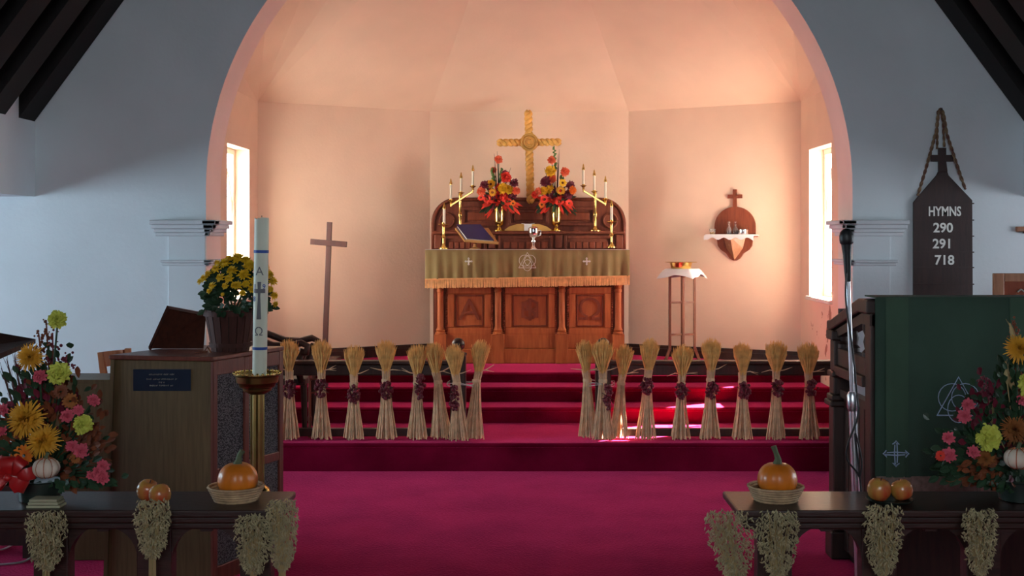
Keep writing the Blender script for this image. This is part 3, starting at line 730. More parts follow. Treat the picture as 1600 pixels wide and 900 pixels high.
SP1 = [(779,249,6,'carn','fl_coral'),(771,266,5,'carn','fl_coral'),(791,277,8,'carn','fl_red'),(789,272,7,'daisy','fl_maroon'),(767,288,8,'daisy','fl_yellow'),(786,294,8,'carn','fl_yellow'),(796,296,7,'carn','fl_yellow'),
       (770,301,7,'daisy','fl_gold'),(757,289,7,'rose','fl_maroon'),(803,286,7,'rose','fl_maroon'),(752,299,7,'carn','fl_coral'),(807,298,6,'carn','fl_coral'),(800,306,7,'rose','fl_maroon'),(787,307,7,'carn','fl_red'),
       (762,311,8,'daisy','fl_red'),(775,313,8,'daisy','fl_red'),(792,315,8,'daisy','fl_red'),(783,316,6,'daisy','fl_red'),(801,318,6,'daisy','fl_orange'),(752,309,6,'daisy','fl_red'),(763,319,5,'daisy','fl_red')]
altar_bouquet(780, 'red, orange and yellow flowers in left altar vase', SP1, 11, [(772,240,'grass'),(777,236,'grass'),(768,262,'green'),(783,262,'green'),(798,262,'grass')])
SP2 = [(862,250,6,'carn','fl_coral'),(883,268,7,'carn','fl_coral'),(860,267,8,'carn','fl_yellow'),(862,279,7,'carn','fl_coral'),(852,284,8,'rose','fl_maroon'),(879,286,7,'daisy','fl_yellow'),(876,298,8,'daisy','fl_gold'),
       (857,294,8,'carn','fl_yellow'),(849,298,7,'carn','fl_yellow'),(891,290,7,'rose','fl_maroon'),(841,299,6,'carn','fl_coral'),(895,297,6,'carn','fl_orange'),(888,304,8,'rose','fl_maroon'),(836,304,6,'carn','fl_red'),
       (851,312,8,'daisy','fl_red'),(863,313,8,'daisy','fl_red'),(874,315,8,'daisy','fl_red'),(889,318,7,'daisy','fl_red'),(847,320,6,'daisy','fl_orange'),(866,317,5,'daisy','fl_red')]
altar_bouquet(869, 'red, orange and yellow flowers with tall green spike in right altar vase', SP2, 23, [(866,228,'green'),(874,233,'grass'),(872,240,'grass'),(881,262,'green'),(850,262,'grass')])

# ================================================================== credence stand, bowl, wall shelf, standing cross
DT = 10.95
b = W(1066, 428, DT); fz = AZ0
cs = thing('credence_stand', (b.x, DT, fz), 'slender tall wooden stand with splayed feet right of altar', 'stand')
ZT_ = W(0, 424, DT).z
def legx(px): return (px-CX)*DT/F
TW = .115
for (sx_, sy_) in ((-1,-.28),(-.05,-1),(.12,1),(1,.28)):
    x, y = b.x+sx_*TW, DT+sy_*TW
    mb = MB(); mb.bar((x, y, fz+.10), (x*1.0, y, ZT_), .024, .024, Vector((0,1,0)))
    mb.bar((x, y, fz+.12), (x+sx_*.045, y+sy_*.045, fz), .026, .03, Vector((0,1,0)))
    mb.bar((x, y, ZT_-.045), (x+sx_*.012, y+sy_*.012, ZT_-.001), .036, .03, Vector((0,1,0)))
    mb.build('leg', 'stand_wood', cs, bevel=.003)
for z in (fz+.24, fz+.53):
    mb = MB(); mb.bar((b.x-TW, DT-.28*TW, z), (b.x+TW, DT+.28*TW, z), .016, .018); mb.bar((b.x-.05*TW, DT-TW, z), (b.x+.12*TW, DT+TW, z), .016, .018)
    mb.build('stretcher', 'stand_wood', cs)
MB().lathe((b.x, DT, ZT_), [(.165, 0), (.17, .004), (.17, .016), (.165, .02)], 4, sx=1.0, sy=1.0).xf(Matrix.Translation((b.x, DT, 0)) @ Matrix.Rotation(.27, 4, 'Z') @ Matrix.Translation((-b.x, -DT, 0))).build('top', 'stand_wood', cs)
mb = MB(); zt = ZT_+.022; n = 24                                                # square linen, corners hanging
for lay in (0, 1):
    bi = len(mb.v)
    for j in range(n+1):
        for i in range(n+1):
            u, v = (i/n-.5)*2, (j/n-.5)*2; ang = .27
            x, y = u*.175, v*.175; e = max(abs(u), abs(v)); ov = max(0, e-.70)
            z = zt-.16*ov*(1+.8*min(abs(u), abs(v)))-.008*math.sin(6*u+3*v)*ov*3+lay*.003
            a_ = ang+PI/4; mb.v.append(Vector((b.x+x*math.cos(a_)-y*math.sin(a_), DT+x*math.sin(a_)+y*math.cos(a_), z)))
    for j in range(n):
        for i in range(n): q0 = bi+j*(n+1)+i; mb.f.append((q0, q0+1, q0+n+2, q0+n+1))
tag(mb.build('linen_cloth', 'white_linen', org=(b.x, DT, zt), smooth=True), 'white linen cloth on the slender stand under brass bowl', 'cloth')
c = Vector((b.x-.012, DT, zt+.004))
bw = thing('brass_bowl', c, 'shallow wide-rimmed brass bowl on the slender linen-covered stand', 'bowl')
MB().lathe(c, [(.0, .004), (.085, .002), (.088, 0), (.10, .045), (.101, .052), (.097, .050), (.083, .008), (.0, .007)], 30).build('body', 'brass', bw, smooth='auto')
MB().lathe(c, [(.098, .050), (.145, .056), (.147, .060), (.098, .055)], 30).build('rim', 'brass', bw, smooth='auto')
# wall shelf on the right facet
dW = Vector((CS[0]-CB[0], CS[1]-CB[1], 0)).normalized()          # along the wall
nW = Vector((-dW.y, dW.x, 0)); nW = -nW if nW.y > 0 else nW      # into the room
def on_wall(px, py, off=0):
    k = (px-CX)/F; # X = k*Y on ray ; wall: P = CB + dW*t
    t = (k*CB[1]-CB[0])/(dW.x-k*dW.y); p = Vector((CB[0], CB[1], 0))+dW*t; p.z = EYE-(py-CY)*p.y/F
    return p+nW*off
UPV = Vector((0,0,1))
o0 = on_wall(1149, 362); pxm = o0.y/F/ (abs(dW.x)*1.0)  # metres along wall per pixel (approx)
sh = thing('wall_shelf', o0, 'dark wooden wall shelf with domed back, pointed bracket and cross on top', 'shelf')
def wl(poly, o1, o2):       # polygon in (pixels right, pixels up) about o0, extruded off the wall
    mb = MB(); n = len(poly); mm = o0.y/F
    for off in (o1, o2):
        for (a_, b_) in poly: mb.v.append(o0+dW*a_*pxm+UPV*b_*mm+nW*off)
    mb.f.append(tuple(range(n))); mb.f.append(tuple(range(n, 2*n))[::-1])
    for i in range(n): j = (i+1) % n; mb.f.append((i, n+i, n+j, j))
    return mb
dome = [(-29, -6)]+[(29*math.cos(a), 8+31*math.sin(a)) for a in [PI-PI*i/20 for i in range(21)]]+[(29, -6)]
wl(dome, 0, .02).build('domed_back', 'retable_wood', sh)
wl([(-2.6, 38), (-2.6, 52), (-10, 52), (-10, 58), (-2.6, 58), (-2.6, 66), (2.6, 66), (2.6, 58), (10, 58), (10, 52), (2.6, 52), (2.6, 38)], .003, .02).build('finial_cross', 'retable_wood', sh)
wl([(-32, -8), (32, -8), (32, -5), (-32, -5)], 0, .17).build('shelf_board', 'retable_wood', sh)
side = [(0, -8), (-27, -8), (-25, -14), (-24, -22), (-20, -28), (-12, -34), (-7, -42), (-2, -45), (0, -45)]
wl([(x, y) for x, y in side[1:]]+[(-x, y) for x, y in side[:0:-1]], 0, .022).build('bracket_back', 'retable_wood', sh)
mm = o0.y/F
mb = MB()                                                   # wedge with a vertical ridge
tp = [(-16, -8, .02), (0, -8, .13), (16, -8, .02)]; bt = (0, -44, .025)
V = [o0+dW*a_*pxm+UPV*b_*mm+nW*c_ for a_, b_, c_ in tp]; B = o0+UPV*bt[1]*mm+nW*bt[2]
mdl = o0+dW*0+UPV*-26*mm+nW*.085; ml = o0+dW*-12*pxm+UPV*-26*mm+nW*.02; mr = o0+dW*12*pxm+UPV*-26*mm+nW*.02
mb.quad(V[0], V[1], mdl, ml); mb.quad(V[1], V[2], mr, mdl); mb.quad(ml, mdl, B); mb.quad(mdl, mr, B); mb.quad(V[0], V[2], V[1]); mb.quad(V[0], ml, B, mr, V[2])
mb.build('bracket_wedge', 'plaque_wood', sh)
mb = MB(); n = 30
for lay in (0, .003):
    for j, (off, z) in enumerate(((.02, -4.6), (.17, -4.6), (.176, -6), (.178, -11))):
        for i in range(n+1):
            u = (i/n-.5)*2; zz = z-(1.8*math.sin(i*.9) if j == 3 else 0)-(2 if (abs(u) > .97) else 0)
            mb.v.append(o0+dW*u*35*pxm+UPV*(zz*mm+lay)+nW*(off+lay))
for lay in (0, 1):
    for j in range(3):
        for i in range(n): q0 = lay*4*(n+1)+j*(n+1)+i; mb.f.append((q0, q0+1, q0+n+2, q0+n+1))
tag(mb.build('shelf_cloth', 'white_linen', org=tuple(o0+UPV*-4*mm), smooth=True), 'white scalloped cloth over edge of the wall shelf', 'cloth')
def sp(px, off): p = o0+dW*px*pxm+nW*off; p.z = o0.z-4.2*mm; return p
for px, lab in ((-4, 'stoppered glass cruet of wine on wall shelf, the left one'), (5, 'stoppered glass cruet on wall shelf, the right one')):
    p = sp(px, .09); t = thing('glass_cruet', p, lab, 'cruet', 'cruets on the wall shelf')
    MB().lathe(p, [(.022, 0), (.026, .03), (.02, .055), (.009, .07), (.009, .09), (.014, .095)], 14).build('bottle', 'glass', t, smooth='auto')
    MB().lathe(p, [(.018, .003), (.021, .028), (.0, .03)], 12).build('contents', 'wine', t, smooth='auto')
    MB().ball(p+UPV*.108, .012, 8, 5).build('stopper', 'glass', t, smooth=True)
p = sp(16, .09); t = thing('silver_box', p, 'small round silver box on the wall shelf', 'box')
MB().lathe(p, [(.045, 0), (.046, .004), (.046, .032), (.043, .034)], 20).build('body', 'silver', t, smooth='auto')
MB().lathe(p, [(.047, .034), (.047, .042), (.03, .048), (.0, .05)], 20).build('lid', 'silver', t, smooth='auto')
p = sp(-27, .10); t = thing('glass_tumbler', p, 'small amber glass at left end of the wall shelf', 'glass')
MB().lathe(p, [(.024, 0), (.03, .05), (.028, .05), (.022, .004), (0, .004)], 14).build('tumbler', 'glass', t, smooth='auto')
MB().lathe(p, [(.021, .005), (.024, .022), (0, .022)], 12).build('contents', 'water_amber', t)
# tall standing cross, left
DX = 10.82
b = W(507, 560, DX); b.z = AZ0; tpp = W(515, 347, DX)
pc = thing('standing_cross', b, 'tall plain wooden cross on a pole, leaning slightly, left of altar', 'cross')
MB().box(b.x-.13, DX-.13, AZ0, b.x+.13, DX+.13, AZ0+.05).build('base', 'cross_wood', pc, bevel=.008)
MB().bar(b, tpp, .046, .03, Vector((0,1,0))).build('upright', 'cross_wood', pc, bevel=.003)
MB().bar(W(485, 377.5, DX-.02), W(542, 382, DX-.02), .03, .05).build('crossbar', 'cross_wood', pc, bevel=.003)
# clergy chair between rail and steps at far left, turned to face the altar's axis
cc = Vector((-1.86, 9.13, .20))
ck = thing('clergy_chair', cc, 'dark carved armchair with curved arms behind altar rail, beside the organ', 'chair')
MB().box(cc.x-.24, cc.y-.22, cc.z+.36, cc.x+.22, cc.y+.22, cc.z+.41).build('seat', 'dark_wood', ck, bevel=.01)
for sy_ in (-1, 1):
    for sx_ in (-1, 1):
        mb = MB(); mb.tube([(cc.x+sx_*.21, cc.y+sy_*.19, cc.z), (cc.x+sx_*.20, cc.y+sy_*.18, cc.z+.37)], [.018, .026], 8); mb.build('leg', 'dark_wood', ck)
    pth = [(-.24, .74), (-.14, .70), (-.02, .655), (.10, .65), (.19, .672), (.235, .65), (.225, .60), (.185, .60)]
    mb = MB(); mb.tube([(cc.x+a, cc.y+sy_*.22, cc.z+b) for a, b in pth], .026, 8); mb.build('arm', 'dark_wood', ck, smooth=True)
    mb = MB(); mb.tube([(cc.x+.19, cc.y+sy_*.22, cc.z+.38), (cc.x+.16, cc.y+sy_*.22, cc.z+.5), (cc.x+.20, cc.y+sy_*.22, cc.z+.63)], [.022, .03, .02], 8); mb.build('arm_post', 'dark_wood', ck, smooth=True)
MB().box(cc.x-.27, cc.y-.22, cc.z+.41, cc.x-.23, cc.y+.22, cc.z+.78).build('back_panel', 'dark_wood', ck, bevel=.01)

# ================================================================== altar rail with newels, wheat sheaves and berries
RYY = 8.74; Z1 = .20
def rail(sgn, xa, xb, label):
    a, b = sorted((sgn*xa, sgn*xb))
    t = thing('altar_rail', ((a+b)/2, RYY, Z1), label, 'rail', 'altar rails')
    MB().box(a, RYY-.055, .735, b, RYY+.055, .762).build('top_rail', 'rail_wood', t, bevel=.008)
    MB().box(a, RYY-.03, .655, b, RYY+.03, .735).build('under_rail', 'rail_wood', t, bevel=.008)
    MB().box(a, RYY-.03, Z1+.02, b, RYY+.03, Z1+.075).build('bottom_rail', 'rail_wood', t, bevel=.006)
    xn = sgn*xa
    MB().box(xn-.055, RYY-.055, Z1, xn+.055, RYY+.055, .80).build('newel_post', 'rail_wood', t, bevel=.008)
    MB().lathe((xn, RYY, .80), [(.062, 0), (.062, .015), (.03, .025), (.022, .035)], 18).build('newel_collar', 'rail_wood', t, smooth='auto')
    MB().ball((xn, RYY, .80+.077), .047, 20, 12).build('newel_ball', 'rail_wood', t, smooth=True)
    for px_ in ((452, 553, 652) if sgn < 0 else (1062, 1160, 1265)):
        x = (px_-CX)*RYY/F; mb = MB(); mb.lathe((x, RYY, Z1), [(.02, 0), (.02, .08), (.014, .10), (.014, .42), (.02, .44), (.02, .46)], 10); mb.build('baluster', 'iron_red', t, smooth='auto')
    return t
lr_ = rail(-1, .51, 2.235, 'left section of dark wooden altar rail hung with wheat sheaves')
rr_ = rail(1, .53, 2.235, 'right section of dark wooden altar rail hung with wheat sheaves')
mb = MB(); x = (482-CX)*RYY/F                                   # hinged iron bracket
mb.tube([(x, RYY+.05, Z1), (x, RYY+.05, .655)], .011, 8); mb.tube([(x, RYY+.05, .62), (x+.06, RYY+.05, .62), (x+.06, RYY+.05, .53), (x, RYY+.05, .52)], .008, 6); mb.tube([(x, RYY+.05, .32), (x, RYY+.05, .35)], .016, 8)
mb.build('hinge_bracket', 'iron_red', lr_, smooth='auto')
def sheaf(px, ytop, ybot, label, seed, lean=0, D=8.64, wtop=1.0):
    rr = random.Random(seed); b = W(px, ybot, D); b.z = max(b.z, Z1+.008); tz = W(px, ytop, D).z; H = tz-b.z
    t = thing('wheat_sheaf', b, label, 'wheat sheaf', 'wheat sheaves along the altar rail')
    waist = b+Vector((lean*.5, 0, H*.60)); neck = b+Vector((lean*.8, 0, H*.70))
    mb = MB()
    for i in range(64):
        a = rr.uniform(0, 2*PI); q = math.sqrt(rr.random()); f = .078*q
        p0 = b+Vector((math.cos(a)*f, math.sin(a)*f*.5, rr.uniform(0, .03))); p1 = waist+Vector((math.cos(a)*.026*q, math.sin(a)*.018*q, 0)); p2 = neck+Vector((math.cos(a)*.03*q, math.sin(a)*.02*q, 0))
        pm = p0*.5+p1*.5+Vector((-math.cos(a)*.006, 0, 0)); mb.tube([p0, pm, p1, p2], [.0042, .0036, .003, .003], 4, caps=False)
    mb.build('stalks', 'straw', t, fix=False)
    mb = MB(); ax = Vector((lean*.6, 0, H*.3)).normalized()
    for i in range(300):
        a = rr.uniform(0, 2*PI); q = math.sqrt(rr.random()); W2 = .068*wtop
        p0 = neck+Vector((math.cos(a)*.022*q, math.sin(a)*.018*q, rr.uniform(-.02, .06)))
        mid = neck+Vector((lean*.2+math.cos(a)*W2*.95*q, math.sin(a)*W2*.7*q, H*.17))
        end = neck+Vector((lean*.35+math.cos(a)*W2*1.05*q+rr.uniform(-.012, .012), math.sin(a)*W2*.75*q, H*.30*(1.02-.22*q*q)+rr.uniform(-.03, .02)))
        mb.tube([p0, mid, end], [.003, .0042, .0006], 4, caps=False)
    mb.build('bearded_ears', 'wheat_head', t, fix=False)
    mb = MB()
    for k in range(rr.randint(1, 3)):
        sx_ = rr.choice((-1, 1)); mb.tube([neck, neck+Vector((sx_*.05, -.02, .01)), neck+Vector((sx_*.11, -.02, rr.uniform(-.02, .05)))], [.004, .004, .001], 5)
    mb.build('stray_blade', 'straw', t)
    mb = MB(); mb.lathe(waist, [(.030, -.012), (.032, 0), (.030, .012)], 12, sy=.7); mb.build('tie', 'straw', t)
    return waist
def berries(px, y, label, seed, w_=.05, h_=.075, D=8.60):
    rr = random.Random(seed); c = W(px, y, D); t = thing('berry_cluster', c, label, 'berries', 'red berry clusters on the wheat')
    mb = MB()
    for i in range(46):
        a, q, z = rr.uniform(0, 2*PI), rr.random()**.5, rr.uniform(-1, 1); k = math.sqrt(max(0, 1-z*z))*.8+.2
        mb.ball(c+Vector((math.cos(a)*w_*q*k, math.sin(a)*.028*q-.005, z*h_)), rr.uniform(.010, .014), 6, 4)
    bo = mb.build('fruit', 'berry', t, smooth=True); bo['kind'] = 'stuff'
    mb = MB()
    for i in range(5): a = rr.uniform(0, 2*PI); mb.tube([c, c+Vector((math.cos(a)*w_*1.4, -.01, math.sin(a)*h_*1.1))], .0025, 4)
    mb.build('twigs', 'twig', t)
ORDN = ['first', 'second', 'third', 'fourth', 'fifth', 'sixth', 'seventh', 'eighth', 'ninth']
LS = [(452,532,687,0,1,608),(502,533,687,0,1,606),(553,541,687,0,1,616),(603,533,687,.0,1,610),(652,540,688,.0,1,604),(690,537,686,-.05,.95,None),(717,540,690,-.03,.95,622),(739,534,687,.05,.9,None)]
LD = ['beside the organ grille', 'in front of the iron bracket', 'second to right of iron bracket', 'with one long stray blade', 'next to the group at left newel', 'leaning left of left newel post', 'in front of left newel post', 'leaning right of left newel post']
for i, (px, yt, yb2, ln_, wt, by) in enumerate(LS):
    sheaf(px-(ln_*0), yt, yb2, 'wheat sheaf on left rail %s, %s from the organ' % (LD[i], ORDN[i]), 100+i, ln_, wtop=wt, D=8.64 if i != 6 else 8.60)
    if by: berries(px+(0 if i < 4 else (5 if i == 4 else -7)), by, 'dark red berry cluster on the %s wheat sheaf from the organ' % ORDN[i], 200+i, .046 if i < 4 else .032, .06 if i < 4 else .085, D=8.575 if i != 6 else 8.55)
RS_ = [(921,534,684,-.03,.85,None),(942,533,688,.0,1.1,620),(966,541,686,.04,.9,None),(1008,531,688,.03,.95,603),(1062,541,688,.02,1.1,611),(1109,531,688,.01,1,610),(1160,537,689,.0,.95,610),(1213,534,688,.0,1.15,606),(1265,537,687,-.01,1.1,606)]
RD = ['leaning left of right newel post', 'tied in front of right newel post', 'with glowing orange head at right newel', 'second to right of right newel post', 'with curling blades either side', 'in the middle of right rail', 'with loose blades at both sides', 'second from the pulpit end', 'nearest the pulpit end']
for i, (px, yt, yb2, ln_, wt, by) in enumerate(RS_):
    sheaf(px, yt, yb2, 'wheat sheaf on right rail %s, %s from the gap' % (RD[i], ORDN[i]), 300+i, ln_, wtop=wt, D=8.64 if i != 1 else 8.60)
    if by: berries(px+(3 if i != 1 else 8), by, 'red berry cluster on the %s right-hand wheat sheaf from the gap' % ORDN[i], 400+i, .045 if i != 1 else .032, .055 if i != 1 else .085, D=8.575 if i != 1 else 8.55)
for px, lab in ((722, 'white string tied around the sheaves at left newel post'), (937, 'white string tied around the sheaves at right newel post')):
    c = W(px, 601, 8.66); mb = MB()
    for k in (0, 1): mb.tube([c+Vector((.11*math.cos(t), .11*math.sin(t)+.04, .008*math.sin(3*t+k)+.012*k)) for t in [2*PI*i/24 for i in range(25)]], .0028, 5)
    tag(mb.build('tying_string', 'string', org=c), lab, 'string')
# ================================================================== nave wall things
# ---- hymn board
DH = YW0-.02
def HW(px, py, off=0): p = W(px, py, DH); p.y = DH-off; return p
hb = thing('hymn_board', HW(1473, 480), 'dark wooden hymn board with pointed top, small cross and white numbers', 'hymn board')
pts = [(1427, 490), (1520, 490), (1519, 313), (1482, 274), (1480, 268), (1466, 268), (1463, 274), (1427, 316)]
MB().prism([(HW(x, y).x, HW(x, y).z) for x, y in pts], DH-.006, DH+.012).build('board', 'hymn_wood', hb, bevel=.003)
cr = [(1466, 268), (1466, 252.5), (1454.5, 252.5), (1454.5, 242), (1466, 242), (1466, 231), (1478, 231), (1478, 242), (1490, 242), (1490, 252.5), (1478, 252.5), (1480, 268)]
MB().prism([(HW(x, y).x, HW(x, y).z) for x, y in cr], DH-.008, DH+.010).build('finial_cross', 'hymn_wood', hb)
for y in (318, 344, 369, 394, 418, 444): MB().box(HW(1426, y).x, DH-.014, HW(0, y).z-.004, HW(1521, y).x, DH-.004, HW(0, y).z+.004).build('slat', 'hymn_wood', hb)
for body, x, y, sz, sx_ in (('HYMNS', 1475.5, 331, .092, .74), ('290', 1473, 356.5, .092, 1.0), ('291', 1472, 381.5, .092, 1.0), ('718', 1475, 407, .092, 1.0)):
    # one card per character line, white figures
    mb = MB(); add_text(mb, body, sz, HW(x, y, .008), ext=.0012, sx=sx_, bold=.022); tag(mb.build('lettering', 'letter_white', hb), 'white '+('word HYMNS' if body == 'HYMNS' else 'number '+body))
rp = thing('hanging_rope', HW(1467, 180, .02), 'twisted brown rope looped over a nail, holding the hymn board', 'rope')
mb = MB()
def rope(P, r=.011):
    for k in range(2):
        path = []
        for a, b in zip(P[:-1], P[1:]):
            n = max(4, int((b-a).length/.012))
            path += [a+(b-a)*i/n for i in range(n)]
        path.append(P[-1])
        mb.tube([p+Vector((math.cos(i*.9+PI*k), math.sin(i*.9+PI*k)*.6, 0))*r*.55 for i, p in enumerate(path)], r*.62, 5)
rope([HW(1432, 306, .03), HW(1447, 255, .03), HW(1461, 205, .03), HW(1464, 175, .03), HW(1468, 170, .03), HW(1472, 178, .03), HW(1477, 210, .03), HW(1490, 250, .03), HW(1506, 296, .03)])
rope([HW(1463, 233, .02), HW(1463, 200, .02), HW(1465, 178, .02), HW(1469, 175, .02), HW(1472, 190, .02), HW(1474, 230, .02)], .009)
mb.build('twisted_strand', 'rope', rp, smooth=True)
MB().tube([HW(1468, 172, 0)+Vector((0, .01, 0)), HW(1468, 172, .05)], .006, 8).build('nail', 'black_metal', rp)
# ---- wooden plaque standing behind the pulpit and a small bracket on the wall
DPQ = 7.9
p0 = W(1552, 427, DPQ); p1 = W(1640, 480, DPQ)
pq = thing('wooden_chair', (p0.x+.18, DPQ, 0), 'brown framed wooden chair back with faint gilt marks behind the pulpit', 'chair')
hz = p0.z
MB().box(p0.x, DPQ-.02, .0, p0.x+.065, DPQ+.02, hz).build('back_post', 'plaque_wood', pq, bevel=.005)
MB().box(p0.x+.42, DPQ-.02, .0, p0.x+.485, DPQ+.02, hz).build('back_post', 'plaque_wood', pq, bevel=.005)
MB().box(p0.x+.065, DPQ-.018, hz-.055, p0.x+.42, DPQ+.018, hz).build('top_rail', 'plaque_wood', pq, bevel=.005)
MB().box(p0.x+.065, DPQ-.008, .5, p0.x+.42, DPQ+.008, hz-.055).build('panel', 'altar_dark', pq)
mb = MB(); z = W(0, 464, DPQ).z
mb.tube([W(1578, 463, DPQ-.012), W(1590, 462, DPQ-.012), W(1604, 463.5, DPQ-.012), W(1640, 463, DPQ-.012)], .007, 5); mb.tube([W(1590, 456, DPQ-.012), W(1595, 452, DPQ-.012), W(1599, 455, DPQ-.012), W(1606, 453, DPQ-.012)], .006, 5)
mb.build('gilt_mark', 'plaque_gilt', pq)
MB().box(p0.x, DPQ-.46, .42, p0.x+.485, DPQ-.02, .46).build('seat', 'plaque_wood', pq)
for x in (p0.x, p0.x+.44): MB().box(x, DPQ-.46, 0, x+.045, DPQ-.415, .42).build('leg', 'plaque_wood', pq)
a = W(1589, 362, YW0-.03)
wb = thing('wall_bracket', (a.x+.07, YW0, a.z), 'small brown wooden bracket on right wall near frame edge', 'bracket')
MB().box(a.x, YW0-.03, a.z, a.x+.15, YW0, a.z+.035).build('bar', 'plaque_wood', wb, bevel=.004)
MB().box(a.x+.05, YW0-.05, a.z-.012, a.x+.15, YW0, a.z).build('peg_board', 'dark_wood', wb)

# ================================================================== organ, plant, paschal candle (left foreground)
org = thing('organ_console', (-1.7, 6.1, 0), 'brown wooden organ console with fabric grille side and blue nameplate', 'organ')
ZO = 1.06
fa = Vector(((178-CX)*5.86/F, 5.86, 0)); fb = Vector(((330-CX)*5.76/F, 5.76, 0)); fcx = Vector(((440-CX)*6.3/F, 6.3, 0)); fd = fa+(fcx-fb)
up1 = lambda p, z: Vector((p.x, p.y, z))
fal = fa+Vector((-.035, 0, 0))
MB().hexa([fal+Vector((.01,.012,0)), fb+Vector((-.012,.012,0)), fcx+Vector((-.03,0,0)), fd+Vector((-.03,0,0)), up1(fa, ZO-.01)+Vector((.01,.012,0)), up1(fb, ZO-.01)+Vector((-.012,.012,0)), up1(fcx, ZO-.01)+Vector((-.03,0,0)), up1(fd, ZO-.01)]).build('case', 'organ_wood', org)
MB().hexa([fal, fb, fb+Vector((0,.02,0)), fal+Vector((0,.02,0)), up1(fa, ZO), up1(fb, ZO), up1(fb, ZO)+Vector((0,.02,0)), up1(fa, ZO)+Vector((0,.02,0))]).build('end_panel', 'organ_wood', org, bevel=.004)
MB().hexa([up1(fal, 0)+Vector((-.012,-.012,0)), up1(fal, 0)+Vector((.006,-.012,0)), fal+Vector((.006,.02,0)), fal+Vector((-.012,.02,0)), up1(fa, ZO)+Vector((-.012,-.012,0)), up1(fa, ZO)+Vector((.006,-.012,0)), up1(fa, ZO)+Vector((.006,.02,0)), up1(fa, ZO)+Vector((-.012,.02,0))]).build('edge_strip', 'organ_wood', org)
topq = [fa+Vector((-.02,-.015,0)), fb+Vector((.012,-.015,0)), fcx+Vector((.012,.01,0)), fd]
MB().hexa([up1(p, ZO) for p in topq]+[up1(p, ZO+.022) for p in topq]).build('top_board', 'organ_red', org, bevel=.005)
# grille side: frame members and cloth between
sd = (fcx-fb); SL = sd.length; sdn = sd.normalized(); sn_ = Vector((sdn.y, -sdn.x, 0))     # outward (right/front)
def side_box(u0, u1, z0, z1, o1, o2):
    P = [fb+sdn*u+sn_*o for u, o in ((u0, o2), (u1, o2), (u1, o1), (u0, o1))]
    return MB().hexa([up1(p, z0) for p in P]+[up1(p, z1) for p in P])
wS = .035
for u0, u1 in ((0, wS), (SL*.46-wS/2, SL*.46+wS/2), (SL-wS, SL)): side_box(u0, u1, 0, ZO, -.01, .012).build('grille_stile', 'organ_red', org, bevel=.004)
for z0, z1 in ((ZO-.07, ZO), (.50, .545), (0, .08)):
    for u0, u1 in ((wS, SL*.46-wS/2), (SL*.46+wS/2, SL-wS)): side_box(u0, u1, z0, z1, -.01, .010).build('grille_rail', 'organ_red', org, bevel=.004)
for u0, u1 in ((wS, SL*.46-wS/2), (SL*.46+wS/2, SL-wS)):
    for z0, z1 in ((.545, ZO-.07), (.08, .50)): side_box(u0, u1, z0, z1, -.008, .0).build('grille_cloth', 'grille', org)
# nameplate
pl0, pl1 = (208, 577), (298, 611)
def fp_(px, py, off=.004):
    t = (px-178)/152.0; D = 5.86+(5.76-5.86)*t-off; return W(px, py, D)
qa, qb, qc, qd = fp_(208, 611), fp_(298, 611), fp_(298, 577), fp_(208, 577)
n_ = Vector((0, .006, 0))
npl = MB().hexa([qa, qb, qb+n_, qa+n_, qd, qc, qc+n_, qd+n_]).build('nameplate', 'plaque_blue', org)
for i, (x, y, ww) in enumerate(((252, 585, 38), (252, 592.5, 46), (252, 597.5, 8), (252, 602.5, 36))):
    mb = MB(); rr = random.Random(60+i); xx = x-ww/2              # worn, unreadable engraving
    while xx < x+ww/2:
        l = rr.uniform(1.2, 2.6); hh = 1.5
        pts_ = [fp_(xx+l*k/3, y+hh*(-1)**k*rr.uniform(.3, 1), .008) for k in range(4)]; mb.tube(pts_, .0012, 4); xx += l+(.8 if rr.random() > .2 else 2.5)
    mb.build('worn_engraving', 'plaque_gilt', npl)
# raised lid / music desk and cord
lq = [W(234, 560, 6.16), W(318, 560, 6.16), W(322, 491, 6.32), W(263, 480, 6.32)]
for p in lq[:2]: p.z = ZO+.024
lt = Vector((-.004, .02, .004))
lid = MB().hexa([lq[0], lq[1], lq[1]+lt, lq[0]+lt, lq[3], lq[2], lq[2]+lt, lq[3]+lt]).build('raised_lid', 'lid_wood', org)
mb = MB(); mb.bar(lq[0], lq[3], .012, .026, Vector((0,1,0))); mb.bar(lq[3], lq[2], .012, .026, Vector((0,1,0))); mb.build('lid_edge', 'lid_wood', lid)
mb = MB(); a = fp_(234, 562); a = W(238, 562, 5.93); b = W(325, 549, 5.97); mb.tube([a, b], .005, 6); mb.tube([W(318, 551, 5.97), W(324, 542, 5.97), W(331, 553, 5.97)], .005, 6); mb.tube([W(256, 560, 5.95), W(262, 552, 5.95), W(271, 557, 5.95)], .005, 6)
mb.build('lid_stay', 'stand_wood', org)
# lower bench wing of the console behind the flowers
wa, wb_ = W(60, 598, 6.25), W(176, 598, 6.2)
MB().box(wa.x, 6.2, 0, wb_.x, 6.26, wb_.z).build('lower_back_panel', 'organ_wood', org, bevel=.004)
MB().box(wa.x, 6.2, wb_.z, wb_.x, 6.5, wb_.z+.015).build('key_desk', 'organ_wood', org)
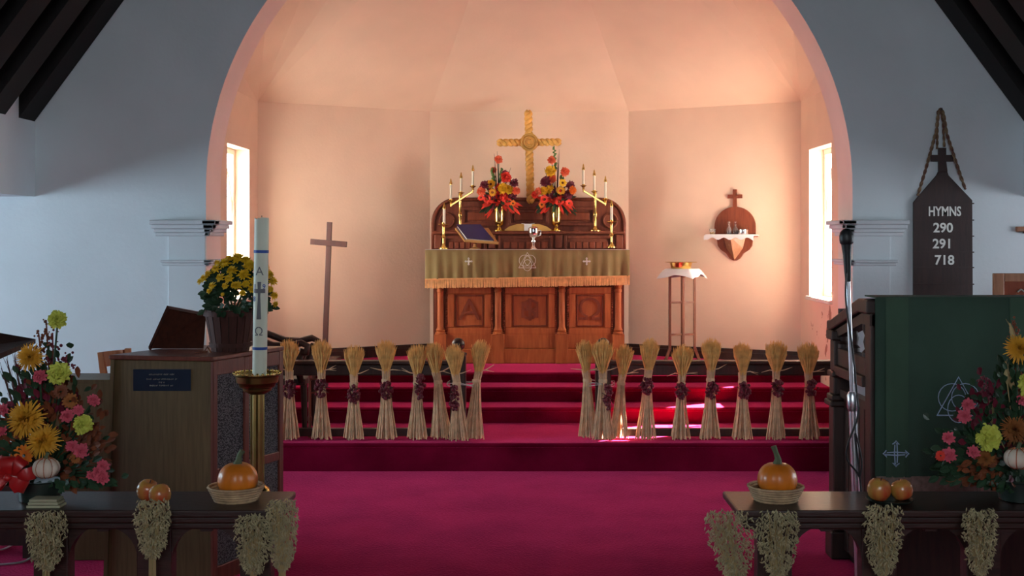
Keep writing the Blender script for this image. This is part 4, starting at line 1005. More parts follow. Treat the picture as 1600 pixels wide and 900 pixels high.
# wooden chair behind the organ
DCH = 6.9
def cp(px, py, d=0): return W(px, py, DCH+d)
c0 = cp(176, 600); wch = thing('side_chair', (c0.x, DCH, 0), 'light reddish wooden chair behind the organ, only its back showing', 'chair')
MB().prism([(cp(152, 700).x, 0), (cp(161, 700).x, 0), (cp(168, 600).x, cp(0, 600).z), (cp(160, 551).x, cp(0, 551).z), (cp(152, 551).x, cp(0, 551).z), (cp(158, 600).x, cp(0, 600).z)], DCH, DCH+.03).build('back_post', 'chair_wood', wch)
MB().prism([(cp(199, 700).x, 0), (cp(207, 700).x, 0), (cp(200, 600).x, cp(0, 600).z), (cp(198, 546).x, cp(0, 546).z), (cp(190, 546).x, cp(0, 546).z), (cp(192, 600).x, cp(0, 600).z)], DCH+.05, DCH+.08).build('back_post', 'chair_wood', wch)
a, b = cp(158, 562, .015), cp(194, 558, .06); mb = MB(); n = 8
for i in range(n): t0, t1 = i/n, (i+1)/n; p_, q_ = a+(b-a)*t0, a+(b-a)*t1; p_ = p_+Vector((0, .03*math.sin(PI*t0), 0)); q_ = q_+Vector((0, .03*math.sin(PI*t1), 0)); mb.bar(p_, q_, .018, .085)
mb.build('back_rail', 'chair_wood', wch)
MB().box(cp(150, 0).x, DCH-.38, .43, cp(208, 0).x, DCH+.06, .46).build('seat', 'chair_wood', wch, bevel=.008)
for x in (152, 200):
    MB().box(cp(x, 0).x, DCH-.36, 0, cp(x, 0).x+.03, DCH-.33, .43).build('leg', 'chair_wood', wch)
# ---- potted chrysanthemum
DP = 6.06
pc0 = W(360, 556, DP); pc0.z = ZO+.023; 
pt_ = thing('potted_chrysanthemum', pc0, 'yellow chrysanthemum in dark wooden slatted pot on top of organ', 'potted plant')
hP = .205; nS = 18; r0, r1 = .092, .128
for k in range(nS):
    a0, a1 = 2*PI*k/nS+.02, 2*PI*(k+1)/nS-.02
    P = []
    for r_, z in ((r0, 0), (r1, hP)):
        for rr2, aa in ((r_, a0), (r_, a1), (r_-.008, a1), (r_-.008, a0)): P.append(pc0+Vector((rr2*math.cos(aa), rr2*math.sin(aa), z)))
    MB().hexa(P).build('stave', 'pot_wood', pt_)
for z, r_ in ((.175, .126), (.02, .097)): MB().lathe(pc0, [(r_, z), (r_+.005, z), (r_+.007, z+.022), (r_, z+.022)], 28).build('hoop', 'pot_wood', pt_, smooth='auto')
MB().lathe(pc0, [(.085, .004), (.118, hP-.02), (.0, hP-.015)], 20).build('soil', 'soil', pt_)
rr = random.Random(5); mb = MB(); cpl = pc0+Vector((.035, 0, hP))
for i in range(420):
    a = rr.uniform(0, 2*PI); el = rr.uniform(-.25, 1.5); q = rr.uniform(.45, 1)
    d = Vector((math.cos(a)*math.cos(el), math.sin(a)*math.cos(el), math.sin(el)))
    p = cpl+Vector((d.x*.165*q, d.y*.15*q, .03+d.z*.20*q)); leaf(mb, p, d+Vector((rr.uniform(-.5, .5), rr.uniform(-.5, .5), rr.uniform(-.3, .4))), rr.uniform(.035, .06), .028)
mb.build('foliage', 'leaf', pt_, fix=False)
mb = MB()
for i in range(14): a = 2*PI*i/14; mb.tube([cpl+Vector((-.02, 0, -.03)), cpl+Vector((math.cos(a)*.11, math.sin(a)*.1, .14))], .004, 5)
mb.build('stems', 'leaf', pt_)
proto = None
fls = [(372,405,13),(352,412,12),(390,416,13),(338,421,10),(320,435,9),(408,428,11),(363,424,11),(381,430,12),(345,434,9),(332,447,8),(398,440,10),(371,446,9),(358,436,9),(313,440,7),(420,430,10),(426,440,9),(428,462,8),(422,452,7),(366,446,7),(379,458,6),(348,460,4),(327,455,6),(385,408,10),(402,420,9),(340,411,7),(358,405,9),(414,418,9),(394,452,8),(430,475,6),(352,447,7),(326,428,8),(384,444,8)]
for i, (x, y, r_) in enumerate(fls):
    f = fl_mum((0,0,0), 1.0, (0, 0, 1), i % 4, 46, .3) if i < 4 else None
    if i < 4:
        f.ball((0,0,.1), .5, 8, 5, (1, 1, .6)); me = bpy.data.meshes.new('flower'); me.from_pydata([tuple(v) for v in f.v], [], f.f); me.materials.append(MATS['mum_yellow'])
        if proto is None: proto = []
        proto.append(me)
    o = bpy.data.objects.new('flower', proto[i % 4]); link(o); o.parent = pt_
    dd = Vector(((x-372)/70, -.75, (470-y)/70)).normalized(); yo = -.15*math.sqrt(max(0, 1-((x-372)/68)**2))*(1-max(0, (440-y)/60))
    o.location = W(x, y, DP+yo-.01)-pc0; o.rotation_euler = dd.to_track_quat('Z', 'Y').to_euler(); s_ = r_*DP/F*.95; o.scale = (s_, s_, s_)
# ---- paschal candle and stand
DPC = 5.22
a = W(405.5, 586, DPC); b = W(409, 341, DPC)
sb = Vector((W(402, 0, DPC).x, DPC, 0))
ps = thing('candle_stand', sb, 'tall brass candle stand with wide drip bowl holding big candle', 'candle stand')
MB().lathe(sb, [(.15, 0), (.15, .015), (.12, .03), (.06, .06), (.04, .10), (.03, .14)], 28).build('base', 'old_brass', ps, smooth='auto')
zb_ = W(0, 612, DPC).z; h1 = W(0, 583, DPC).z
mb = MB(); nfl = 20; prof = []
for k in range(nfl):
    an = 2*PI*k/nfl; prof.append((.027 if k % 2 else .031, an))
base = len(mb.v)
for z in (.12, zb_):
    for r_, an in prof: mb.v.append(sb+Vector((r_*math.cos(an), r_*math.sin(an), z)))
for k in range(nfl): k2 = (k+1) % nfl; mb.f.append((k, k2, nfl+k2, nfl+k))
mb.build('fluted_column', 'old_brass', ps)
zk = W(0, 768, DPC).z
MB().lathe(sb, [(.03, zk-.05), (.05, zk-.02), (.055, zk), (.05, zk+.012), (.03, zk+.03)], 24).build('knop', 'brass', ps, smooth='auto')
MB().lathe(sb, [(.03, zb_-.01), (.052, zb_), (.06, zb_+.006), (.062, zb_+.016), (.075, zb_+.022), (.078, zb_+.034), (.088, zb_+.042), (.092, h1-.012), (.102, h1-.004), (.102, h1), (.09, h1-.004), (.05, h1-.02), (.0, h1-.02)], 32).build('drip_bowl', 'old_brass', ps, smooth='auto')
mb = MB()
for k in range(28): an = 2*PI*k/28; mb.ball(sb+Vector((.098*math.cos(an), .098*math.sin(an), h1+.002)), .007, 6, 4)
mb.build('beaded_rim', 'brass', ps, smooth=True)
a.z = h1-.019; cdx = (b-a)
pcn = thing('paschal_candle', a, 'tall thick white candle with blue bands, letters and cross, left foreground', 'candle')
rC = .0305
mb = MB(); n = 24
axis = cdx.normalized(); uu, vv = Vector((1,0,0)), Vector((0,1,0)); L_ = cdx.length
rr = random.Random(9); ringz = [0, L_*.5, L_*.94, L_]
for j, zz in enumerate(ringz):
    for k in range(n):
        an = 2*PI*k/n; jag = (rr.uniform(-.006, .006)) if j == 3 else 0
        mb.v.append(a+axis*(zz+jag)+uu*rC*math.cos(an)+vv*rC*math.sin(an))
for j in range(3):
    for k in range(n): k2 = (k+1) % n; mb.f.append((j*n+k, j*n+k2, (j+1)*n+k2, (j+1)*n+k))
cen = len(mb.v); mb.v.append(a+axis*(L_-.018))
for k in range(n): mb.f.append((3*n+k, 3*n+(k+1) % n, cen))
mb.build('wax_body', 'paschal_wax', pcn, smooth='auto')
def cz(py): return (W(0, py, DPC).z-a.z)/axis.z
MB().tube([a+axis*(L_-.02), a+axis*(L_+.012)], .002, 5).build('wick', 'black_metal', pcn)
for y in (393, 544): MB().lathe(a+axis*cz(y), [(rC, -.006), (rC+.0012, -.006), (rC+.0012, .006), (rC, .006)], 24, axis=axis).build('blue_band', 'blue_ink', pcn, smooth='auto')
def on_candle(V, py, sx_=1):      # wrap flat shape around the candle's front
    ctr = a+axis*cz(py); out = []
    for v in V:
        an = v.x/rC; rad = rC+.0008+v.z; out.append(ctr+axis*v.y+Vector((rad*math.sin(an), -rad*math.cos(an), 0)))
    return out
def candle_text(body, size, py, m, nm, dx=0, ext=.0006):
    V, Fc = text_verts(body, size, ext); mb = MB(); mb.v = on_candle([v+Vector((dx, 0, 0)) for v in V], py); mb.f = Fc; mb.build(nm, m, pcn)
candle_text('A', .052, 424, 'grey_ink', 'alpha_letter'); candle_text('\u03a9', .050, 518, 'grey_ink', 'omega_letter')
candle_text('1', .030, 448, 'blue_ink', 'year_digit', -.021); candle_text('9', .030, 448, 'blue_ink', 'year_digit', .020); candle_text('8', .030, 467, 'blue_ink', 'year_digit', -.024)
mb = MB()
def grid_poly(x0, x1, y0, y1, x0b=None, x1b=None, n=6):
    b_ = len(mb.v); x0b = x0 if x0b is None else x0b; x1b = x1 if x1b is None else x1b
    V = []
    for j in (0, 1):
        for i in range(n+1):
            xa, xb = (x0, x1) if j == 0 else (x0b, x1b); V.append(Vector((xa+(xb-xa)*i/n, y0 if j == 0 else y1, 0)))
    mb.v += on_candle(V, 470)
    for i in range(n): mb.f.append((b_+i, b_+i+1, b_+n+2+i, b_+n+1+i))
grid_poly(-.010, .010, -.078, .02, -.005, .005); grid_poly(-.005, .005, .02, .082, -.008, .008); grid_poly(-.026, .026, .034, .052)
mb.build('inlaid_cross', 'grey_ink', pcn, fix=False)

# ================================================================== front parapets
DF = 4.32; ZP = .684
def parapet(xa, xb, label, pier0, pitch, end_right):
    t = thing('parapet', ((xa+xb)/2, DF+.13, 0), label, 'parapet', 'front parapets of the choir')
    MB().box(xa, DF-.03, ZP-.026, xb, DF+.30, ZP).build('ledge', 'parapet_wood', t, bevel=.006)
    MB().box(xa+.02, DF-.012, ZP-.052, xb-.02, DF+.28, ZP-.026).build('moulding', 'parapet_wood', t, bevel=.008)
    MB().box(xa+.03, DF+.004, ZP-.075, xb-.03, DF+.26, ZP-.052).build('moulding', 'parapet_wood', t, bevel=.006)
    # arcade panel pieces: between piers, each bay with a pointed keyhole arch
    x = pier0; piers = []
    while x > xa: x -= pitch
    x += pitch
    while x < xb+.01: piers.append(x); x += pitch
    for x in piers: MB().box(max(xa+.035, x-.062), DF+.015, 0, min(xb-.035, x+.062), DF+.085, ZP-.075).build('pier', 'parapet_wood', t, bevel=.005)
    edges = [xa+.035-.062]+piers+[xb-.035+.062] if False else piers
    for a_, b_ in zip(edges[:-1], edges[1:]):
        l, r = a_+.062, b_-.062; c = (l+r)/2; hw = (r-l)/2; zs = .50; zt = ZP-.075
        prof = [(l, zs-.02), (l, zs)]+[(c-hw*math.cos(q), zs+hw*.95*math.sin(q)) for q in [PI*.44*i/7 for i in range(1, 8)]]+[(c-.02, zt-.012), (c+.02, zt-.012)]+[(c+hw*math.cos(q), zs+hw*.95*math.sin(q)) for q in [PI*.44*i/7 for i in range(7, 0, -1)]]+[(r, zs), (r, zs-.02)]
        mb = MB()
        for p_, q_ in zip(prof[:-1], prof[1:]):
            if abs(p_[0]-q_[0]) < 1e-6: continue
            mb.hexa([(p_[0], DF+.025, p_[1]), (q_[0], DF+.025, q_[1]), (q_[0], DF+.07, q_[1]), (p_[0], DF+.07, p_[1]), (p_[0], DF+.025, zt), (q_[0], DF+.025, zt), (q_[0], DF+.07, zt), (p_[0], DF+.07, zt)])
        mb.build('arch_panel', 'parapet_wood', t)
        MB().box(l, DF+.025, 0, r, DF+.07, .16).build('lower_panel', 'parapet_wood', t)
    return t
XF = lambda px: (px-CX)*DF/F
parapet(-2.75, XF(437), 'dark wooden parapet with pointed arches at lower left', XF(400), .368, True)
parapet(XF(1150), 2.9, 'dark wooden parapet with pointed arches at lower right', XF(1212), .373, False)
# oat bunches hanging on the front
def oats(px, ytop, ybot, w_, label, seed, D=DF-.065, stem=True, lean=0):
    rr = random.Random(seed); tp = W(px, ytop, D); bt = W(px, ybot, D); H = tp.z-bt.z; wd = w_*D/F/2
    t = thing('oat_bunch', W(px, (ytop+ybot)/2, D), label, 'oat bunch', 'hanging oat bunches on the parapets')
    mb = MB()
    for i in range(900):
        s = rr.random(); q = math.sqrt(rr.random()); an = rr.uniform(0, 2*PI)
        env = wd*min(1.0, .62+.6*s)*(1 if s < .88 else 1-(s-.88)*1.6) if s > .15 else wd*(.35+.27*s/.15)
        c = bt+Vector((lean*s+math.cos(an)*env*q, math.sin(an)*min(env*.6, .045)*q, H*s))
        d = Vector((math.cos(an)*.5+rr.uniform(-.6, .6), rr.uniform(-.6, .3), rr.choice((-1, -1, 1))*rr.uniform(.3, 1.0))).normalized(); L = rr.uniform(.0065, .011)
        u, v = perp(d); w2 = L*.36; b0 = len(mb.v)
        mb.v += [c-d*L, c+u*w2, c+v*w2, c-u*w2, c-v*w2, c+d*L]
        mb.f += [(b0, b0+2, b0+1), (b0, b0+3, b0+2), (b0, b0+4, b0+3), (b0, b0+1, b0+4), (b0+5, b0+1, b0+2), (b0+5, b0+2, b0+3), (b0+5, b0+3, b0+4), (b0+5, b0+4, b0+1)]
    so = mb.build('oat_grains', 'oat', t, fix=False); so['kind'] = 'stuff'
    mb = MB()
    for i in range(26):
        an = rr.uniform(0, 2*PI); q = rr.random(); e = bt+Vector((lean+math.cos(an)*wd*.8*q, math.sin(an)*.03*q, H*rr.uniform(.5, .98)))
        mb.tube([bt+Vector((math.cos(an)*.012, math.sin(an)*.012, -.16)), bt+Vector((math.cos(an)*.01, math.sin(an)*.01, .0)), e], .0022, 4)
    mb.build('straw_stems', 'oat_stem', t)
oats(72, 800, 890, 66, 'hanging oat bunch under the flowers at far left', 1)
oats(238, 782, 872, 58, 'hanging oat bunch under the apple on left parapet', 2)
oats(396, 806, 896, 62, 'hanging oat bunch under the left pumpkin basket', 3)
oats(441, 783, 892, 52, 'pale oat bunch on the end of left parapet', 4)
oats(1150, 800, 905, 78, 'leaning oat bunch on the end of right parapet', 5, lean=-.03)
oats(1215, 800, 900, 70, 'hanging oat bunch below the right pumpkin basket', 6)
oats(1380, 790, 898, 64, 'hanging oat bunch under the pair of red apples', 7)
oats(1531, 797, 898, 56, 'hanging oat bunch at far right under the flowers', 8)
# pumpkins in baskets
def pumpkin_mesh(c, r, h, ribs=10, depth=.05, seg=60, rings=14, sq=1):
    mb = MB(); c = Vector(c); base = 0
    for i in range(rings+1):
        t = PI*i/rings
        for k in range(seg):
            an = 2*PI*k/seg; rad = r*math.sin(t)**.85*(1-depth*(1-abs(math.sin(an*ribs/2)))**2*1.0)
            zz = -math.cos(t)*h/2*(1-.12*math.exp(-(rad/(r*.35))**2)); mb.v.append(c+Vector((rad*math.cos(an), rad*math.sin(an), h/2+zz)))
    for i in range(rings):
        for k in range(seg): k2 = (k+1) % seg; mb.f.append((i*seg+k, i*seg+k2, (i+1)*seg+k2, (i+1)*seg+k))
    return mb
def pumpkin_set(px, lab, stem):
    D = DF+.14; c = W(px-2, 786, D); c.z = ZP; k = D/F
    bt = thing('wicker_basket', c, 'shallow round wicker basket under the %s pumpkin' % lab, 'basket', 'pumpkin baskets')
    mb = MB(); R0, R1, hB = 31*k, 43*k, 24*k; nr = 6
    for i in range(nr):
        z = hB*(i+.5)/nr; r_ = R0+(R1-R0)*(i+.5)/nr; rr = random.Random(i)
        MB().tube([c+Vector(((r_+.0016*(-1)**j)*math.cos(2*PI*j/44), (r_+.0016*(-1)**j)*math.sin(2*PI*j/44), z)) for j in range(45)], hB/nr*.56, 6, caps=False).build('coil', 'basket', bt, smooth=True)
    MB().lathe(c, [(0, 0), (R0, 0), (R0, .006), (0, .006)], 30).build('bottom', 'basket', bt)
    pz = c+Vector((.006, 0, .0095)); r_ = 31*k; h = 56*k
    pk = thing('pumpkin', pz, 'small orange pumpkin in wicker basket on %s parapet' % lab, 'pumpkin', 'orange pumpkins in baskets')
    pumpkin_mesh(pz, r_, h, 10, .045).build('body', 'pumpkin_skin', pk, smooth=True)
    tz = pz+Vector((0, 0, h*.93)); mb = MB()
    mb.tube([tz, tz+Vector((stem*.003, 0, .014)), tz+Vector((stem*.006, 0, .034)), tz+Vector((stem*.018, 0, .05))] if stem > 0 else [tz, tz+Vector((.002, 0, .02)), tz+Vector((-.006, 0, .045)), tz+Vector((-.014, 0, .066))], [.019, .012, .009, .011], 7)
    mb.build('stem', 'pumpkin_stem', pk, smooth='auto')
pumpkin_set(371, 'left', 1); pumpkin_set(1214, 'right', -1)
# apples
def apple(px, ybot, rpx, label, D, tilt=0, gz=ZP):
    c = W(px, ybot, D); c.z = gz; r = rpx*D/F
    t = thing('apple', c, label, 'apple', 'apples on the parapets')
    prof = [(0, .10), (.25, .02), (.5, 0), (.8, .22), (.98, .6), (1.0, .95), (.9, 1.35), (.66, 1.62), (.4, 1.70), (.2, 1.63), (0, 1.50)]
    mb = MB(); mb.lathe(c, [(a_*r, b_*r*1.05) for a_, b_ in prof], 28)
    if tilt: mb.xf(Matrix.Translation(c+Vector((0,0,r*.9))) @ Matrix.Rotation(tilt, 4, 'Y') @ Matrix.Rotation(tilt*.7, 4, 'X') @ Matrix.Translation(-c-Vector((0,0,r*.9))))
    mb.build('fruit', 'apple', t, smooth=True)
    m2 = MB(); m2.tube([c+Vector((0, 0, r*1.5)), c+Vector((.002, 0, r*1.95))], .0022, 5)
    if tilt: m2.xf(Matrix.Translation(c+Vector((0,0,r*.9))) @ Matrix.Rotation(tilt, 4, 'Y') @ Matrix.Rotation(tilt*.7, 4, 'X') @ Matrix.Translation(-c-Vector((0,0,r*.9))))
    m2.build('stem', 'twig', t)
DA = DF+.10
apple(231, 781, 17, 'red-shouldered apple on left parapet, the left of the touching two', DA+.045, .3)
apple(250, 781, 17, 'yellow-green apple on left parapet, the right of the touching two', DA-.025, -.35)
c = W(1390, 785, DA); c.z = ZP
pd = thing('dark_plate', c, 'small dark plate under the two red apples on right parapet', 'plate')
MB().lathe(c, [(.05, 0), (.075, .006), (.085, .014), (.083, .016), (.07, .009), (0, .006)], 28).build('dish', 'plate_dark', pd, smooth='auto')
apple(1373.5, 783, 18.5, 'larger red and yellow apple on the dark plate', DA, .15, ZP+.009)
apple(1409, 783, 17, 'smaller red apple at right on the dark plate', DA+.01, -.25, ZP+.009)

# ================================================================== flower arrangements on the parapets
def arrangement(cx, label, flowers, foliage, sprigs, ears, D0, seed, xr):
    rr = random.Random(seed); base = W(cx, 786, D0); base.z = ZP
    t = thing('flower_arrangement', base, label, 'flowers')
    MB().lathe(base, [(.06, 0), (.07, .004), (.08, .07), (.075, .075), (0, .07)], 18).build('container', 'plate_dark', t, smooth='auto')
    hub = base+Vector((0, 0, .09))
    gl = {'leaf': MB(), 'leaf_rust': MB(), 'fl_maroon': MB()}
    for (x, y, n, sp_, m) in foliage:
        for i in range(n*2):
            p = W(x+rr.gauss(0, sp_), y+rr.gauss(0, sp_), D0+rr.uniform(-.05, .07)); p.z = max(p.z, ZP+.07); d = (p-hub); d = d.normalized()+Vector((rr.uniform(-.5, .5), -.4, rr.uniform(-.5, .5)))
            leaf(gl[m], p, d, rr.uniform(.03, .06), rr.uniform(.015, .03), .15)
    for m, mb in gl.items():
        if mb.v: mb.build({'leaf': 'green_foliage', 'leaf_rust': 'rust_foliage', 'fl_maroon': 'maroon_foliage'}[m], m, t, fix=False)
    for i, (x, y, r_, kind, m) in enumerate(flowers):
        c = W(x, y, D0-.05-rr.uniform(0, .03)); d = Vector(((x-cx)/160, -1, .25+rr.uniform(-.15, .25)))
        add_flower(t, kind, c, r_*D0/F, m, d, seed*100+i, stem_to=hub, **({'n': 190, 'w_': .10} if kind == 'mum' else {}))
    for (x0, y0, x1, y1, m) in sprigs:
        a_, b_ = W(x0, y0, D0), W(x1, y1, D0); mb = MB(); mb.tube([a_, b_], .003, 5)
        for k in range(60): s = rr.uniform(.25, 1); p = a_+(b_-a_)*s; mb.ball(p+Vector((rr.gauss(0, .014), rr.gauss(0, .012), rr.gauss(0, .01))), rr.uniform(.003, .007), 5, 3)
        mb.build('seed_sprig', m, t)
    for (x0, y0, x1, y1) in ears:
        a_, b_ = W(x0, y0, D0), W(x1, y1, D0); mb = MB(); d = (b_-a_); mb.tube([hub, a_, a_+d*.5], .0022, 4); er = .35 if cx < 800 else 1.0; mb.tube([a_, a_+d*.3, a_+d*.8, b_], [.004*er, .011*er, .008*er, .002*er], 6)
        for k in range(10): p = a_+d*(.1+.08*k); mb.tube([p, p+d*.3+Vector((rr.uniform(-.012, .012), 0, 0))], .0009, 3)
        mb.build('wheat_ear', 'oat_stem' if cx > 800 else 'twig', t)
    return t, base
FLL = [(90,499,14,'carn','fl_lime'),(48,558,23,'mum','fl_gold'),(92,583,16,'carn','fl_lime'),(62,588,10,'rose','fl_pink'),(42,655,32,'mum','fl_gold'),(68,690,28,'mum','fl_gold'),(38,712,20,'daisy','fl_orange'),
       (146,626,9,'rose','fl_pink'),(105,650,10,'rose','fl_pink'),(122,641,8,'rose','fl_pink'),(130,663,14,'carn','fl_lime'),(112,697,9,'rose','fl_pink'),(127,705,11,'rose','fl_pink'),(161,728,9,'rose','fl_pink'),(152,737,8,'rose','fl_pink'),(144,742,8,'rose','fl_pink'),(159,746,10,'rose','fl_pink'),(5,640,9,'rose','fl_pink'),(2,672,10,'rose','fl_pink'),(118,716,9,'daisy','fl_rust'),(95,612,12,'daisy','leaf_rust'),(110,627,13,'daisy','fl_rust')]
FOL = [(70,620,40,26,'leaf'),(60,700,70,36,'leaf'),(120,755,50,20,'leaf'),(95,650,50,26,'leaf_rust'),(60,640,40,24,'fl_maroon'),(110,725,46,20,'leaf_rust'),(140,690,24,12,'leaf_rust'),(20,720,40,24,'leaf'),(75,600,26,14,'leaf'),(15,680,30,20,'leaf_rust')]
ar1, bs1 = arrangement(62, 'large autumn arrangement with yellow mums and pink carnations on left parapet', FLL, FOL,
    [(80,640,72,500,'leaf_rust'),(85,640,82,520,'fl_maroon'),(90,640,104,555,'fl_maroon'),(72,620,60,520,'leaf_rust')], [(30,640,10,560),(36,640,22,552),(26,650,2,575)], DF+.14, 31, 1)
FLR = [(1592,545,24,'mum','fl_gold'),(1545,684,19,'carn','fl_lime'),(1513,632,9,'rose','fl_pink'),(1507,650,10,'rose','fl_pink'),(1482,684,9,'rose','fl_pink'),(1483,711,11,'rose','fl_pink'),(1521,706,9,'rose','fl_pink'),(1585,672,24,'mum','fl_rust'),(1597,625,9,'rose','fl_pink'),(1540,716,15,'mum','fl_rust'),(1470,712,9,'daisy','fl_red'),(1612,600,20,'carn','fl_lime')]
FOR = [(1530,690,60,24,'leaf'),(1575,640,50,24,'leaf'),(1580,745,70,24,'leaf'),(1545,730,40,18,'leaf_rust'),(1495,725,30,14,'leaf'),(1540,640,26,18,'fl_maroon'),(1590,700,40,20,'fl_maroon'),(1610,690,50,30,'leaf'),(1580,590,20,14,'leaf')]
ar2, bs2 = arrangement(1592, 'autumn arrangement with lime carnation and wheat ears on right parapet', FLR, FOR,
    [(1590,640,1585,500,'leaf_rust'),(1545,640,1540,590,'fl_maroon')], [(1549,660,1550,628),(1574,600,1571,565),(1583,610,1575,580),(1592,560,1578,505)], DF+.14, 47, 1)
# mini striped pumpkins tucked into the arrangements
def mini(px, py, r_, label, D):
    k = D/F; c = W(px, py+r_*.75, D); t = thing('mini_pumpkin', c, label, 'pumpkin', 'mini striped pumpkins in the arrangements')
    pumpkin_mesh(c, r_*k, r_*1.5*k, 9, .12).build('body', 'white_pumpkin', t, smooth=True)
    for j in range(9):
        an = 2*PI*(j)/9; mb = MB(); P = []
        for i in range(1, 12):
            th = PI*i/12; rad = r_*k*math.sin(th)**.85*.885; P.append(c+Vector((rad*math.cos(an), rad*math.sin(an), r_*.75*k-math.cos(th)*r_*.75*k)))
        mb.tube(P, .0024, 5); mb.build('stripe', 'pumpkin_stripe', t)
    tz = c+Vector((0, 0, r_*1.4*k)); mb = MB(); mb.tube([tz, tz+Vector((.002, 0, .012)), tz+Vector((.008, 0, .024))], [.008, .006, .007], 7); mb.build('stem', 'pumpkin_stem', t)
mini(72, 731, 21, 'white mini pumpkin with rusty stripes in left flower arrangement', DF+.02)
mini(1591, 716, 22, 'white mini pumpkin in right flower arrangement', DF+.02)
# red ribbon bow
c = W(22, 742, DF+.02)
rb = thing('ribbon_bow', c, 'red satin ribbon bow at foot of left flower arrangement', 'ribbon')
def ribbon(P, wds, side, nm):
    mb = MB(); P = [Vector(p) for p in P]
    for lay in (0, 1):
        b0 = len(mb.v)
        for p, w2 in zip(P, wds): off = Vector((0, -.0012*lay, 0)); mb.v += [p-side*w2*.5+off, p+Vector((0, -.004, 0))+off, p+side*w2*.5+off]
        for i in range(len(P)-1):
            q0 = b0+3*i; mb.f += [(q0, q0+1, q0+4, q0+3), (q0+1, q0+2, q0+5, q0+4)]
    return mb.build(nm, 'ribbon', rb, smooth=True)
for k, (ang, L) in enumerate(((.15, .085), (2.95, .085), (.95, .08), (2.2, .08), (1.57, .075), (-.5, .075), (3.7, .075))):
    yk = -.012-.006*k; d = Vector((math.cos(ang), 0, math.sin(ang))); n2 = Vector((-d.z, 0, d.x)); o_ = c+Vector((0, yk, 0))
    ribbon([o_, o_+d*L*.35+Vector((0, -.022, 0)), o_+d*L*.75+Vector((0, -.026, 0)), o_+d*L+Vector((0, -.008, 0)), o_+d*L*.85+Vector((0, .012, 0)), o_+d*L*.4+Vector((0, .012, 0)), o_+Vector((0, .004, 0))],
           [.012, .034, .044, .046, .042, .03, .012], n2, 'loop')
MB().ball(c+Vector((0, -.055, 0)), .014, 10, 6).build('knot', 'ribbon', rb, smooth=True)
for dx in (-.045, .035):
    ribbon([c+Vector((0, -.03, 0)), c+Vector((dx*.5, -.045, -.028)), c+Vector((dx, -.04, -.052))], [.012, .03, .034], Vector((1, 0, .3)), 'tail')
c = W(73, 784, DF+.04); c.z = ZP
bkx = thing('pale_block', c, 'pale greenish stacked blocks under the mini pumpkin on left parapet', 'block')
for i, (z, w_) in enumerate(((0, .060), (.0115, .054), (.022, .050))): MB().box(c.x-w_, c.y-.035, ZP+z, c.x+w_, c.y+.03, ZP+z+.0095).build('slab', 'pale_block', bkx, bevel=.002)

# ================================================================== pulpit, cloth, stool, microphone (right)
DPu = 5.6; PXL = (1366-CX)*DPu/F; zt = W(0, 469, DPu).z
pu = thing('pulpit', (2.1, 6.0, 0), 'dark carved wooden pulpit with sloping arm and openwork side panel', 'pulpit')
MB().box(PXL+.02, DPu+.02, 0, 3.0, DPu+.12, zt-.01).build('front_panel', 'dark_wood', pu)
MB().box(PXL, DPu+.0, zt-.008, 3.0, DPu+.16, zt).build('desk_top', 'dark_wood', pu, bevel=.004)
yB = 6.30; zB = W(0, 500, yB).z
X_ = PXL+.02
cap = [(DPu+.0, zt), (DPu+.16, zt), (yB, zB), (yB+.06, zB-.005), (yB+.06, zB-.05), (yB, zB-.055), (DPu+.16, zt-.065), (DPu, zt-.065)]
MB().prism(cap, X_-.055, X_+.045, 'yz').build('sloping_arm', 'dark_wood', pu, bevel=.008)
MB().prism([(y, z-.06) if z > 0 else (y, z) for y, z in [(DPu+.02, zt-.01), (DPu+.16, zt-.01), (yB, zB), (yB, zB-.04), (DPu+.16, zt-.06), (DPu+.02, zt-.06)]], X_-.035, X_+.03, 'yz').build('arm_moulding', 'dark_wood', pu)
MB().box(X_-.03, DPu+.02, 0, X_+.04, DPu+.12, zt-.06).build('front_post', 'dark_wood', pu, bevel=.006)
nw = MB(); yn = yB-.02
for z0_, z1_, hw_ in ((0, .14, .065), (.14, .78, .05), (.78, .81, .07), (.81, .84, .06), (.84, .93, .048), (.93, .96, .058), (.96, zB-.10, .045), (zB-.10, zB-.05, .062)): nw.box(X_-hw_, yn-hw_, z0_, X_+hw_, yn+hw_, z1_)
nw.build('moulded_newel', 'dark_wood', pu, bevel=.008)
zl = W(0, 582, DPu+.3).z
MB().box(X_-.045, DPu+.12, zl-.05, X_+.04, yB-.06, zl+.0).build('lower_rail', 'dark_wood', pu, bevel=.006)
MB().box(X_-.03, DPu+.12, zl, X_+.03, yB-.06, zl+.09).build('side_panel', 'dark_wood', pu, bevel=.006)
for yy in (DPu+.17, DPu+.42, DPu+.62): MB().lathe((X_, yy, zl+.09), [(.03, 0), (.03, .02), (.017, .035), (.024, .07), (.017, .10), (.028, .13), (.03, .2)], 12).build('baluster', 'dark_wood', pu, smooth='auto')
for k in range(5):
    x = X_+.02; MB().box(x-.02, DPu+.14+k*.10, .05, x+.01, DPu+.225+k*.10, zl-.16).build('lower_plank', 'dark_wood', pu, bevel=.006)
MB().box(X_-.02, DPu+.12, zl-.16, X_+.03, yB-.06, zl-.12).build('lower_plank_rail', 'dark_wood', pu)
MB().box(X_+.03, DPu+.12, 0, 3.0, yB, .3).build('platform', 'dark_wood', pu)
